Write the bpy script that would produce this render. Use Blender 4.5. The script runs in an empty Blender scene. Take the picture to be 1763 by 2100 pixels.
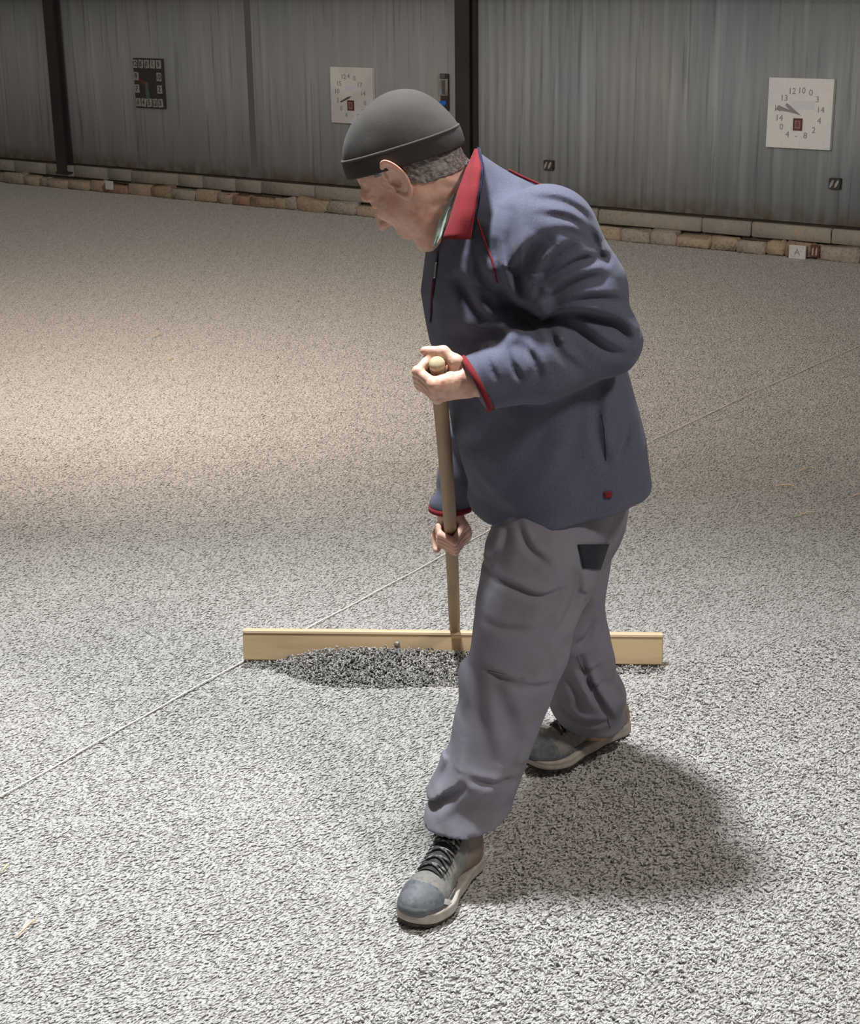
import bpy, bmesh, math, random
import numpy as np
from math import radians, sin, cos, pi
from mathutils import Vector, Matrix
from mathutils.bvhtree import BVHTree
random.seed(7); rng = np.random.default_rng(7)
scene = bpy.context.scene
COL = scene.collection

# ---------------------------------------------------------------- camera
FPX, PITCH, ROLL, CAMH = 3300.0, radians(18.8), radians(0.8), 1.83
W, H = 1763.0, 2100.0
cam = bpy.data.cameras.new('camera'); camo = bpy.data.objects.new('camera', cam); COL.objects.link(camo)
cam.sensor_fit = 'HORIZONTAL'; cam.sensor_width = 36; cam.lens = FPX / W * 36
cam.clip_start = .05; cam.clip_end = 200
camo.location = (0, 0, CAMH)
camo.matrix_world = Matrix.Translation((0, 0, CAMH)) @ Matrix.Rotation(pi / 2 - PITCH, 4, 'X') @ Matrix.Rotation(-ROLL, 4, 'Z')
scene.camera = camo
# ---------------------------------------------------------------- world, lamps, exposure
scene.view_settings.view_transform = 'Standard'; scene.view_settings.look = 'None'
scene.view_settings.gamma = 1; scene.view_settings.use_curve_mapping = False
scene.view_settings.exposure = 0.0
w = bpy.data.worlds.new('world'); scene.world = w; w.use_nodes = True
w.node_tree.nodes['Background'].inputs[0].default_value = (1, .90, .81, 1)
w.node_tree.nodes['Background'].inputs[1].default_value = .15

def lamp(name, kind, loc, target, energy, color, size=.3, spot=None, blend=1):
    l = bpy.data.lights.new(name, kind); l.energy = energy; l.color = color
    if kind == 'AREA': l.shape = 'DISK'; l.size = size
    else: l.shadow_soft_size = size
    if spot: l.spot_size = radians(spot); l.spot_blend = blend
    o = bpy.data.objects.new(name, l); COL.objects.link(o); o.location = loc
    o.rotation_euler = (Vector(target) - Vector(loc)).to_track_quat('-Z', 'Y').to_euler()
    return o
lamp('hall_lamp', 'SPOT', (-.50, 3.50, 4.7), (-.50, 2.45, 0), 1600, (.92, .97, 1), .22, 84, 1)
lamp('warm_lamp', 'SPOT', (-3.6, 5.8, 5.0), (-2.3, 6.4, 0), 360, (1, .70, .45), .4, 86, 1)
lamp('side_lamp', 'AREA', (2.6, 1.3, 4.4), (.5, 3.2, .6), 95, (1, .93, .86), .6)
lamp('wall_fill', 'AREA', (-1.2, 5.4, 2.1), (-.6, 12.6, 1.3), 135, (1, .89, .78), 1.2)  # unseen fill added to brighten the back wall, not a lamp of the hall

# ---------------------------------------------------------------- helpers
F_ = np.array([0, cos(PITCH), -sin(PITCH)]); U_ = np.array([0, sin(PITCH), cos(PITCH)])
def ray(px, py):
    a = (px - W / 2) / FPX; b = -(py - H / 2) / FPX
    c, s = cos(ROLL), sin(ROLL)
    return F_ + (a * c + b * s) * np.array([1., 0, 0]) + (-a * s + b * c) * U_
CAM = np.array([0, 0, CAMH])
def J(px, py, y):
    d = ray(px, py); return CAM + d * y / d[1]
def G(px, py, z=0.):
    d = ray(px, py); return CAM + d * (z - CAMH) / d[2]

def newobj(name, me, parent=None, mat=None):
    o = bpy.data.objects.new(name, me); COL.objects.link(o)
    if mat is not None: me.materials.append(mat)
    if parent is not None: o.parent = parent
    return o
def mesh_from(name, V, Fc, smooth=True):
    me = bpy.data.meshes.new(name)
    me.from_pydata([tuple(map(float, v)) for v in V], [], [tuple(map(int, f)) for f in Fc]); me.update()
    if smooth: me.polygons.foreach_set('use_smooth', [True] * len(me.polygons))
    return me
def quick_mesh(name, V, Q, smooth=True):
    """fast quad mesh from arrays"""
    me = bpy.data.meshes.new(name); n = len(Q); k = Q.shape[1]
    me.vertices.add(len(V)); me.vertices.foreach_set('co', np.asarray(V, np.float32).ravel())
    me.loops.add(n * k); me.loops.foreach_set('vertex_index', Q.astype(np.int32).ravel())
    me.polygons.add(n); me.polygons.foreach_set('loop_start', np.arange(0, n * k, k, dtype=np.int32))
    if smooth: me.polygons.foreach_set('use_smooth', np.ones(n, bool))
    me.update(calc_edges=True); me.validate(); return me
def tag(o, label=None, cat=None, group=None, kind=None):
    if label: o['label'] = label
    if cat: o['category'] = cat
    if group: o['group'] = group
    if kind: o['kind'] = kind
    return o
def empty(name, loc):
    o = bpy.data.objects.new(name, None); COL.objects.link(o); o.location = loc; o.empty_display_size = .1; return o
def rel(me, origin):
    me.transform(Matrix.Translation(-Vector(origin))); return me

class MB:
    def __init__(s): s.v = []; s.f = []
    def box(s, c, size, M=None, bev=0):
        c = np.array(c, float); h = np.array(size, float) / 2; b = len(s.v)
        if bev <= 0:
            P = [(-1,-1,-1),(1,-1,-1),(1,1,-1),(-1,1,-1),(-1,-1,1),(1,-1,1),(1,1,1),(-1,1,1)]
            pts = [np.array(p) * h for p in P]
            fs = [(0,3,2,1),(4,5,6,7),(0,1,5,4),(1,2,6,5),(2,3,7,6),(3,0,4,7)]
        else:
            pts = []
            for zi, (zz, ins) in enumerate([(-h[2], bev), (-h[2] + bev, 0), (h[2] - bev, 0), (h[2], bev)]):
                x, y = h[0] - ins, h[1] - ins; q = bev
                for (sx, sy) in ((-1,-1),(1,-1),(1,1),(-1,1)):
                    if sx * sy > 0: e = [(sx * x, sy * (y - q)), (sx * (x - q), sy * y)]
                    else: e = [(sx * (x - q), sy * y), (sx * x, sy * (y - q))]
                    if (sx, sy) == (-1, -1): e = [(-x, -(y - q)), (-(x - q), -y)]
                    if (sx, sy) == (1, -1): e = [(x - q, -y), (x, -(y - q))]
                    if (sx, sy) == (1, 1): e = [(x, y - q), (x - q, y)]
                    if (sx, sy) == (-1, 1): e = [(-(x - q), y), (-x, y - q)]
                    for ex, ey in e: pts.append(np.array([ex, ey, zz]))
            fs = [tuple(range(7, -1, -1)), tuple(range(24, 32))]
            for r in range(3):
                for i in range(8): fs.append((r*8+i, r*8+(i+1) % 8, (r+1)*8+(i+1) % 8, (r+1)*8+i))
        for p in pts:
            if M is not None: p = M @ p
            s.v.append(c + p)
        s.f += [tuple(b + i for i in f) for f in fs]; return s
    def tube(s, pts, r, n=8, caps=True):
        pts = [np.array(p, float) for p in pts]; b = len(s.v); m = len(pts)
        rr = r if hasattr(r, '__len__') else [r] * m
        t0 = pts[1] - pts[0]; up = np.array([0, 0, 1.]) if abs(t0[2]) < .9 * np.linalg.norm(t0) else np.array([1., 0, 0])
        for i, p in enumerate(pts):
            t = pts[min(i + 1, m - 1)] - pts[max(i - 1, 0)]; t = t / np.linalg.norm(t)
            a = np.cross(t, up); a /= np.linalg.norm(a); c = np.cross(t, a); up = -c if np.dot(c, up) < 0 else c
            c = np.cross(t, a)
            for k in range(n):
                an = 2 * pi * k / n; s.v.append(p + rr[i] * (cos(an) * a + sin(an) * c))
        for i in range(m - 1):
            for k in range(n):
                s.f.append((b+i*n+k, b+i*n+(k+1) % n, b+(i+1)*n+(k+1) % n, b+(i+1)*n+k))
        if caps: s.f.append(tuple(b + k for k in range(n))[::-1]); s.f.append(tuple(b + (m-1)*n + k for k in range(n)))
        return s
    def build(s, name, mat=None, parent=None, smooth=False):
        me = mesh_from(name, s.v, s.f, smooth); return newobj(name, me, parent, mat)

# ---------------------------------------------------------------- materials
def mat(name, color, rough=.7, spec=.3, noise=None, bump=None, metallic=0, sheen=0, stretch=(1, 1, 1), coord='Object', sss=0):
    m = bpy.data.materials.new(name); m.use_nodes = True; nt = m.node_tree; N = nt.nodes; L = nt.links
    b = N['Principled BSDF']; b.inputs['Roughness'].default_value = rough; b.inputs['Specular IOR Level'].default_value = spec
    b.inputs['Metallic'].default_value = metallic; b.inputs['Base Color'].default_value = (*color, 1)
    if sheen: b.inputs['Sheen Weight'].default_value = sheen; b.inputs['Sheen Roughness'].default_value = .5
    if sss: b.inputs['Subsurface Weight'].default_value = sss; b.inputs['Subsurface Radius'].default_value = (.012, .004, .002); b.inputs['Subsurface Scale'].default_value = 1
    tc = N.new('ShaderNodeTexCoord'); mp = N.new('ShaderNodeMapping'); mp.inputs['Scale'].default_value = stretch
    L.new(tc.outputs[coord], mp.inputs[0])
    if noise:   # list of (scale, color2, lo, hi)
        prev = None
        for (sc, c2, lo, hi) in noise:
            n = N.new('ShaderNodeTexNoise'); n.inputs['Scale'].default_value = sc; n.inputs['Detail'].default_value = 6
            L.new(mp.outputs[0], n.inputs['Vector'])
            mr = N.new('ShaderNodeMapRange'); mr.inputs[1].default_value = lo; mr.inputs[2].default_value = hi
            L.new(n.outputs[0], mr.inputs[0])
            mx = N.new('ShaderNodeMix'); mx.data_type = 'RGBA'
            if prev is None: mx.inputs['A'].default_value = (*color, 1)
            else: L.new(prev, mx.inputs['A'])
            mx.inputs['B'].default_value = (*c2, 1); L.new(mr.outputs[0], mx.inputs['Factor']); prev = mx.outputs['Result']
        L.new(prev, b.inputs['Base Color'])
    if bump:
        prevn = None
        for (sc, st, dist) in bump:
            n = N.new('ShaderNodeTexNoise'); n.inputs['Scale'].default_value = sc; n.inputs['Detail'].default_value = 4
            L.new(mp.outputs[0], n.inputs['Vector'])
            bp = N.new('ShaderNodeBump'); bp.inputs['Strength'].default_value = st; bp.inputs['Distance'].default_value = dist
            L.new(n.outputs[0], bp.inputs['Height'])
            if prevn: L.new(prevn, bp.inputs['Normal'])
            prevn = bp.outputs[0]
        L.new(prevn, b.inputs['Normal'])
    return m
M = {}
M['fleece'] = mat('fleece', (.102, .106, .148), .95, .12, [(9, (.115, .118, .160), .35, .65), (400, (.078, .082, .122), .4, .7)], [(900, .35, .002), (18, .2, .008)], sheen=.08)
M['fleece_red'] = mat('fleece_red', (.19, .018, .024), .9, .2, [(300, (.15, .013, .017), .4, .7)], [(700, .3, .002)], sheen=.05)
M['fleece_navy'] = mat('fleece_navy', (.02, .024, .05), .9, .2, None, [(700, .3, .002)])
M['pants'] = mat('pants', (.20, .188, .232), .85, .2, [(6, (.215, .203, .238), .35, .7), (14, (.155, .145, .15), .5, .8)], [(500, .25, .001), (14, .25, .012)])
M['pocket'] = mat('pocket', (.018, .02, .03), .8, .3, None, [(400, .3, .001)])
M['skin'] = mat('skin', (.64, .40, .31), .5, .35, [(22, (.60, .29, .21), .45, .75), (70, (.70, .46, .37), .5, .75)], [(160, .25, .002), (40, .25, .004)], sss=.12)
M['skin_ear'] = mat('skin_ear', (.56, .25, .19), .5, .35, [(30, (.5, .18, .14), .4, .7)], None, sss=.15)
M['hair'] = mat('hair', (.15, .14, .132), .7, .3, [(220, (.34, .33, .32), .45, .65), (40, (.42, .41, .40), .5, .8)], [(300, .8, .003)], stretch=(.5, 1, 1))
M['hat'] = mat('hat', (.062, .056, .052), .95, .1, [(12, (.075, .068, .062), .35, .7)], [(900, .4, .002), (30, .15, .004)], sheen=.06)
M['hat_band'] = mat('hat_band', (.040, .035, .034), .95, .15, [(12, (.06, .052, .05), .35, .7)], [(900, .4, .002)], sheen=.05)
M['shirt'] = mat('shirt', (.42, .50, .44), .8, .2, [(60, (.6, .66, .62), .4, .7)], [(300, .2, .001)])
M['wood'] = mat('wood', (.52, .37, .21), .6, .3, [(6, (.60, .45, .27), .35, .7), (30, (.42, .28, .15), .5, .8)], [(60, .1, .001)], stretch=(.15, 1, 1))
M['wood_edge_lit'] = mat('wood_edge_lit', (.72, .55, .36), .55, .3, [(8, (.66, .48, .3), .35, .7)], None, stretch=(.15, 1, 1))  # lighter copy of wood: highlight on the board's top edge put into the colour
M['stick'] = mat('stick', (.30, .20, .115), .55, .35, [(8, (.38, .26, .15), .35, .7), (40, (.22, .14, .08), .5, .8)], [(90, .1, .001)], stretch=(1, .15, .15))
M['stick_end'] = mat('stick_end', (.52, .44, .27), .7, .2, [(120, (.4, .32, .2), .4, .7)], [(200, .3, .001)])
M['steel_dark'] = mat('steel_dark', (.035, .032, .034), .7, .3, [(3, (.05, .042, .04), .4, .7)], [(40, .2, .003)])
M['metal'] = mat('metal', (.35, .34, .32), .4, .5, None, None, metallic=.8)
M['metal_dark'] = mat('metal_dark', (.06, .055, .05), .5, .4, [(60, (.12, .08, .05), .5, .7)], None, metallic=.4)
M['board'] = mat('board', (.72, .73, .74), .5, .4, [(3, (.76, .77, .77), .4, .6), (60, (.64, .65, .65), .55, .75)], [(30, .1, .002)])
M['board_warm'] = mat('board_warm', (.76, .745, .73), .5, .4, [(3, (.6, .585, .57), .4, .6)], [(30, .1, .002)])
M['board_blue'] = mat('board_blue', (.66, .68, .74), .4, .4)
M['ink'] = mat('ink', (.10, .10, .105), .6, .3)
M['ink_grey'] = mat('ink_grey', (.28, .27, .28), .6, .3)
M['dark_board'] = mat('dark_board', (.05, .043, .04), .7, .3, [(20, (.07, .05, .045), .4, .7)], None)
M['tile_light'] = mat('tile_light', (.27, .27, .26), .5, .4, [(40, (.36, .36, .35), .4, .6), (90, (.16, .16, .15), .5, .7)], [(60, .4, .004)])
M['tile_white'] = mat('tile_white', (.62, .62, .62), .5, .4, [(60, (.45, .45, .45), .5, .7)], [(60, .3, .003)])
M['tile_red'] = mat('tile_red', (.10, .03, .025), .5, .4, [(60, (.2, .09, .07), .5, .7)], None)
M['red_dull'] = mat('red_dull', (.16, .05, .035), .6, .3)
M['green_dull'] = mat('green_dull', (.10, .14, .11), .6, .3)
M['blue'] = mat('blue', (.03, .16, .62), .4, .4)
M['string'] = mat('string', (.78, .74, .68), .8, .2)
M['straw'] = mat('straw', (.72, .58, .40), .7, .2, [(60, (.6, .46, .3), .4, .7)], None)
M['sole'] = mat('sole', (.44, .40, .35), .7, .3, [(40, (.36, .31, .26), .4, .7)], [(120, .2, .002)])
M['outsole'] = mat('outsole', (.05, .042, .038), .8, .2, [(60, (.12, .09, .07), .5, .8)], [(120, .4, .003)])
M['upper'] = mat('upper', (.20, .195, .185), .75, .25, [(30, (.26, .235, .205), .4, .65), (90, (.14, .14, .14), .55, .75)], [(150, .25, .002), (35, .3, .004)])
M['upper_tan'] = mat('upper_tan', (.27, .215, .18), .8, .2, [(40, (.21, .165, .14), .4, .7)], [(250, .2, .001), (40, .3, .003)])
M['toe'] = mat('toe', (.115, .125, .135), .65, .3, [(35, (.17, .18, .19), .45, .7), (90, (.075, .08, .09), .5, .75)], [(50, .35, .004)])
M['lace'] = mat('lace', (.055, .055, .058), .8, .2, [(90, (.30, .29, .27), .45, .65)], [(300, .3, .001)])
M['tongue'] = mat('tongue', (.035, .036, .035), .8, .2, [(60, (.09, .09, .085), .5, .7)], None)
M['white'] = mat('white', (.75, .75, .74), .5, .3)
M['teal'] = mat('teal', (.03, .10, .16), .6, .3)
M['plinth'] = mat('plinth', (.34, .315, .275), .9, .15, [(2.2, (.27, .265, .245), .4, .65), (11, (.38, .32, .25), .5, .75), (40, (.26, .21, .16), .55, .75)], [(30, .5, .01), (140, .4, .003)], coord='Object')
M['plinth_in'] = mat('plinth_in', (.10, .08, .062), .9, .15, [(8, (.16, .12, .09), .4, .7)], [(30, .6, .01)])
def stone_mat(name, c, c2): return mat(name, c, .9, .15, [(14, c2, .35, .65), (60, (c[0]*.6, c[1]*.6, c[2]*.6), .5, .75)], [(25, .7, .012), (120, .4, .003)])
STONES = [stone_mat('stone_tan', (.38, .31, .23), (.44, .37, .28)), stone_mat('stone_grey', (.36, .32, .27), (.42, .37, .31)),
          stone_mat('stone_brown', (.30, .22, .155), (.36, .28, .2)), stone_mat('stone_red', (.33, .19, .14), (.36, .26, .19)), stone_mat('stone_sand', (.44, .36, .27), (.36, .28, .2))]

def sheet_mat(name, c1, c2, c3, bump=.25):
    """weathered wall sheeting: vertical run-down streaks and blotches"""
    m = bpy.data.materials.new(name); m.use_nodes = True; nt = m.node_tree; N = nt.nodes; L = nt.links
    b = N['Principled BSDF']; b.inputs['Roughness'].default_value = .62; b.inputs['Specular IOR Level'].default_value = .35
    tc = N.new('ShaderNodeTexCoord')
    def nz(sc, stretch, det=5):
        mp = N.new('ShaderNodeMapping'); mp.inputs['Scale'].default_value = stretch; L.new(tc.outputs['Object'], mp.inputs[0])
        n = N.new('ShaderNodeTexNoise'); n.inputs['Scale'].default_value = sc; n.inputs['Detail'].default_value = det; L.new(mp.outputs[0], n.inputs['Vector']); return n.outputs[0]
    def rng_(s, lo, hi):
        r = N.new('ShaderNodeMapRange'); r.inputs[1].default_value = lo; r.inputs[2].default_value = hi; L.new(s, r.inputs[0]); return r.outputs[0]
    def mix(a, bcol, f):
        x = N.new('ShaderNodeMix'); x.data_type = 'RGBA'
        if isinstance(a, tuple): x.inputs['A'].default_value = (*a, 1)
        else: L.new(a, x.inputs['A'])
        x.inputs['B'].default_value = (*bcol, 1); L.new(f, x.inputs['Factor']); return x.outputs['Result']
    c = mix(c1, c2, rng_(nz(1.3, (1, 1, .6)), .38, .62))
    c = mix(c, c3, rng_(nz(14, (1, 1, .05)), .5, .72))
    c = mix(c, (c1[0]*.62, c1[1]*.62, c1[2]*.64), rng_(nz(30, (1, 1, .04)), .56, .75))
    # rust-brown dirt risen along the sheet's foot
    sp = N.new('ShaderNodeSeparateXYZ'); L.new(tc.outputs['Object'], sp.inputs[0])
    r = N.new('ShaderNodeMapRange'); r.inputs[1].default_value = .34; r.inputs[2].default_value = .22; L.new(sp.outputs[2], r.inputs[0])
    mu = N.new('ShaderNodeMath'); mu.operation = 'MULTIPLY'; L.new(r.outputs[0], mu.inputs[0]); L.new(rng_(nz(12, (1, 1, 1)), .3, .6), mu.inputs[1])
    c = mix(c, (.22, .17, .12), mu.outputs[0])
    L.new(c, b.inputs['Base Color'])
    bp = N.new('ShaderNodeBump'); bp.inputs['Strength'].default_value = bump; bp.inputs['Distance'].default_value = .01; L.new(nz(22, (1, 1, .12)), bp.inputs['Height']); L.new(bp.outputs[0], b.inputs['Normal'])
    return m
M['sheet'] = sheet_mat('sheet_grey', (.315, .335, .355), (.35, .35, .35), (.385, .405, .42), .15)
M['sheet2'] = sheet_mat('sheet_blue_grey', (.255, .285, .315), (.315, .33, .335), (.37, .40, .42), .4)

def seed_mat(name, dark, light, brown):
    m = bpy.data.materials.new(name); m.use_nodes = True; nt = m.node_tree; N = nt.nodes; L = nt.links
    b = N['Principled BSDF']; b.inputs['Roughness'].default_value = .42; b.inputs['Specular IOR Level'].default_value = .5
    a = N.new('ShaderNodeAttribute'); a.attribute_name = 'tone'
    cr = N.new('ShaderNodeValToRGB'); e = cr.color_ramp.elements
    e[0].position = 0; e[0].color = (*dark, 1); e[1].position = 1; e[1].color = (*light, 1)
    k = e.new(.25); k.color = (*brown, 1); k = e.new(.6); k.color = tuple((x + y) / 2 for x, y in zip(brown, light)) + (1,)
    L.new(a.outputs['Fac'], cr.inputs[0]); L.new(cr.outputs[0], b.inputs['Base Color'])
    return m
M['seed'] = seed_mat('seed', (.22, .21, .20), (.62, .605, .585), (.41, .395, .375))
M['seed_pile_shaded'] = seed_mat('seed_pile_shaded', (.05, .047, .044), (.52, .50, .48), (.20, .19, .175))  # heap's shade and the seeds' dark sides put into a darker seed colour

# ---------------------------------------------------------------- floor
fl = MB().box((0, 7, -.0495), (26, 22, .10)).build('floor', mat('floor_concrete', (.30, .285, .26), .9, .2, [(8, (.2, .187, .17), .4, .7)], [(40, .3, .004)]))
tag(fl, kind='structure')

# seeds: one spindle each, merged to a tile; the tile is laid out over the floor
def seed_mesh(name, pos, yaw, pitch, rollv, ln, wd, tone):
    n = len(pos); K = 5
    base = [(-.5, 0, 0)]
    for (x, s) in ((-.22, .86), (.2, 1.0)):
        for k in range(K):
            an = 2 * pi * k / K; base.append((x, .5 * s * cos(an), .34 * s * sin(an)))
    base.append((.5, 0, 0)); base = np.array(base)
    fc = []
    for k in range(K):
        fc.append((0, 1 + (k + 1) % K, 1 + k)); a, b2, c, d = 1 + k, 1 + (k+1) % K, 1 + K + (k+1) % K, 1 + K + k
        fc.append((a, b2, c)); fc.append((a, c, d)); fc.append((1 + K + k, 1 + K + (k+1) % K, 11))
    fc = np.array(fc)
    sc = np.stack([ln, wd, wd], 1)
    B = base[None] * sc[:, None]
    cr, sr = np.cos(rollv)[:, None], np.sin(rollv)[:, None]
    x, y, z = B[..., 0], B[..., 1] * cr - B[..., 2] * sr, B[..., 1] * sr + B[..., 2] * cr
    cp, sp_ = np.cos(pitch)[:, None], np.sin(pitch)[:, None]
    x, z = x * cp - z * sp_, x * sp_ + z * cp
    cy, sy = np.cos(yaw)[:, None], np.sin(yaw)[:, None]
    x, y = x * cy - y * sy, x * sy + y * cy
    V = np.stack([x, y, z], -1) + pos[:, None]
    Fq = fc[None] + (np.arange(n) * 12)[:, None, None]
    me = quick_mesh(name, V.reshape(-1, 3), Fq.reshape(-1, 3))
    at = me.attributes.new('tone', 'FLOAT', 'POINT'); at.data.foreach_set('value', np.repeat(tone, 12).astype(np.float32))
    return me
TS = .7; nS = int(TS * TS * 38000)
pos = np.stack([rng.uniform(0, TS, nS), rng.uniform(0, TS, nS), rng.uniform(0, .0035, nS)], 1)
tone = np.clip(rng.normal(.52, .15, nS), 0, 1)
sme = seed_mesh('seed_layer', pos, radians(38) + rng.normal(0, .29, nS), rng.normal(0, .11, nS), rng.uniform(0, 6.28, nS),
                rng.normal(.0148, .002, nS), rng.normal(.0047, .0006, nS), tone)
seeds = newobj('seed_layer', sme, None, M['seed'])
tag(seeds, 'layer of grey and white seeds raked flat over the whole floor', 'seeds', kind='stuff')
ng = bpy.data.node_groups.new('lay_out', 'GeometryNodeTree')
ng.interface.new_socket('Geometry', in_out='INPUT', socket_type='NodeSocketGeometry'); ng.interface.new_socket('Geometry', in_out='OUTPUT', socket_type='NodeSocketGeometry')
N = ng.nodes; L = ng.links
gi = N.new('NodeGroupInput'); go = N.new('NodeGroupOutput')
NX, NY = 17, 21
gr = N.new('GeometryNodeMeshGrid'); gr.inputs['Size X'].default_value = (NX - 1) * TS; gr.inputs['Size Y'].default_value = (NY - 1) * TS
gr.inputs['Vertices X'].default_value = NX; gr.inputs['Vertices Y'].default_value = NY
tr = N.new('GeometryNodeTransform'); tr.inputs['Translation'].default_value = (-1.0, .9 + (NY - 1) * TS / 2, 0); L.new(gr.outputs[0], tr.inputs[0])
ip = N.new('GeometryNodeInstanceOnPoints'); L.new(tr.outputs[0], ip.inputs['Points']); L.new(gi.outputs[0], ip.inputs['Instance'])
L.new(ip.outputs[0], go.inputs[0])
seeds.modifiers.new('lay_out', 'NODES').node_group = ng

# ---------------------------------------------------------------- back wall
A = G(0, 372); B = G(1763, 538); A[2] = B[2] = 0
e = (B - A) / np.linalg.norm(B - A); nrm = np.array([e[1], -e[0], 0.])      # nrm points to the camera side
if nrm[1] > 0: nrm = -nrm
LW = np.linalg.norm(B - A)
def wp(u, z, out=0): return A + e * u + nrm * out + np.array([0, 0, z])
def wuv(px, py, out=0):
    """pixel -> (u, z) on the wall plane moved out towards the room"""
    d = ray(px, py); o = A + nrm * out; t = np.dot(o - CAM, nrm) / np.dot(d, nrm); p = CAM + d * t - o
    return float(np.dot(p, e)), float(p[2])
MW = np.stack([e, nrm, np.array([0, 0, 1.])], 1)           # wall axes: u, out, z
wall = empty('wall_back', tuple(wp(LW / 2, 0))); tag(wall, kind='structure')
WO = wp(LW / 2, 0)
def wobj(mb, name, m, smooth=False, parent=wall):
    me = rel(mesh_from(name, mb.v, mb.f, smooth), WO if parent is wall else parent.location); return newobj(name, me, parent, m)
core = MB().box(wp(LW / 2, 2.2, -.22), (LW + 8, .2, 4.4), MW); wobj(core, 'backing', M['steel_dark'])
SB = .215; ST = 1.615          # sheet bottom and top
uP1 = wuv(128, 320, .05)[0]; uP2 = wuv(952, 300, .08)[0]; uJ = wuv(512, 250)[0]; uJ2 = wuv(1728, 300)[0]
def sheet(u0, u1, wl, amp, m, z0=SB, z1=ST):
    n = max(8, int((u1 - u0) / wl * 8)); V = []; Fc = []
    for i in range(n + 1):
        u = u0 + (u1 - u0) * i / n; o = amp * sin(2 * pi * u / wl)
        V.append(wp(u, z0, -.03 + o)); V.append(wp(u, z1, -.03 + o)); V.append(wp(u, z0, -.036 + o)); V.append(wp(u, z1, -.036 + o))
    for i in range(n):
        a = 4 * i; b = a + 4
        Fc += [(a, a + 1, b + 1, b), (b + 2, b + 3, a + 3, a + 2), (a, b, b + 2, a + 2), (a + 1, a + 3, b + 3, b + 1)]
    Fc += [(0, 2, 3, 1), (4 * n, 4 * n + 1, 4 * n + 3, 4 * n + 2)]
    mb = MB(); mb.v = V; mb.f = Fc; return wobj(mb, 'wall_sheet', m, True)
g = .008
sheet(-3.9, uP1 - .02, .30, .0015, M['sheet']); sheet(uP1 + .02, uJ, .30, .0015, M['sheet']); sheet(uJ, uP2 - .02, .15, .0012, M['sheet'])
sheet(uP2 + .02, uJ2 + .02, .076, .0030, M['sheet2']); sheet(uJ2, LW + 4, .076, .0026, M['sheet2'])
for (u0, u1, m_) in ((-3.9, uJ, M['sheet']), (uJ + g, uP2, M['sheet']), (uP2 + .02, LW + 4, M['sheet2'])):
    sheet(u0, u1, .15, .003, m_, 1.78, 4.3)
# joint strips, beam and posts
wobj(MB().box(wp(uJ, (SB + ST) / 2, -.0285), (.06, .004, ST - SB), MW), 'joint_strip', mat('strip', (.15, .15, .155), .8))
wobj(MB().box(wp(LW / 2, 1.70, .02), (LW + 7, .16, .17), MW, .01), 'beam', M['steel_dark'])
def post(u, w_, dep):
    mb = MB(); z0, z1 = .13, 4.3; zc = (z0 + z1) / 2
    mb.box(wp(u, zc, dep), (w_, .012, z1 - z0), MW); mb.box(wp(u, zc, dep / 2), (.012, dep, z1 - z0), MW); mb.box(wp(u, zc, 0), (w_, .012, z1 - z0), MW)
    mb.box(wp(u, z0 + .008, dep / 2), (w_ + .03, dep + .02, .016), MW)
    return wobj(mb, 'post', M['steel_dark'])
post(uP1, .115, .07); post(uP2, .12, .10); post(-1.9, .15, .1); post(LW + 1.6, .15, .14)
# dark strip in the gap under the sheets, concrete course of blocks, rubble footing of single stones
wobj(MB().box(wp(LW / 2, .135, -.10), (LW + 6, .10, .16), MW), 'plinth_core', M['plinth_in'])
wobj(MB().box(wp(LW / 2, SB - .012, -.075), (LW + 6, .05, .02), MW), 'gap', M['steel_dark'])
def rough_block(u, z, out, l, h, d, m, name, j=.12, parent=wall):
    mb = MB(); mb.box((0, 0, 0), (l, d, h), None, min(h, d, l) * .16)
    V = [np.array(p) for p in mb.v]
    V = [p * (1 + np.array([random.uniform(-j, j) * .35, random.uniform(-j, j), random.uniform(-j, j)])) for p in V]
    mb.v = [MW @ p + wp(u, z, out) for p in V]
    return wobj(mb, name, m, True, parent)
u = -3.9
while u < LW + 3.7:
    l = random.choice([.28, .36, .42, .55, .8]); rough_block(u + l / 2, .150, -.012, l - .008, .098, .05, M['plinth'], 'plinth_block', .06); u += l
u = -3.9
while u < LW + 3.7:
    l = random.uniform(.09, .30); h = random.uniform(.075, .105)
    rough_block(u + l / 2, h / 2 + .002, .03 + random.uniform(-.012, .016), l + .004, h, .10, random.choices(STONES, (4, 5, 3, 1, 3))[0], 'stone', .30); u += l

# ---------------------------------------------------------------- things on the wall
def text_mesh(s, size, fn, name='numeral', ex=.0008):
    cu = bpy.data.curves.new('t', 'FONT'); cu.body = s; cu.size = size; cu.align_x = 'CENTER'; cu.align_y = 'CENTER'; cu.extrude = ex; cu.resolution_u = 2
    o = bpy.data.objects.new('t', cu); COL.objects.link(o); bpy.context.view_layer.update()
    me = bpy.data.meshes.new_from_object(o.evaluated_get(bpy.context.evaluated_depsgraph_get())); bpy.data.objects.remove(o); bpy.data.curves.remove(cu)
    me.name = name
    for v in me.vertices: v.co = Vector(fn(v.co.x, v.co.y, v.co.z))
    return me
def frame_on_wall(name, px, py, out=0.0):
    u, z = wuv(px, py, out); o = empty(name, tuple(wp(u, z, out))); return o, u, z
def local(u0, z0, o, tilt=0):
    base = np.array(o.location)
    c, s = cos(tilt), sin(tilt)
    def f(x, y, z): return tuple(e * (x * c - y * s) + nrm * z + np.array([0, 0, 1]) * (x * s + y * c))
    return f
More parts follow.
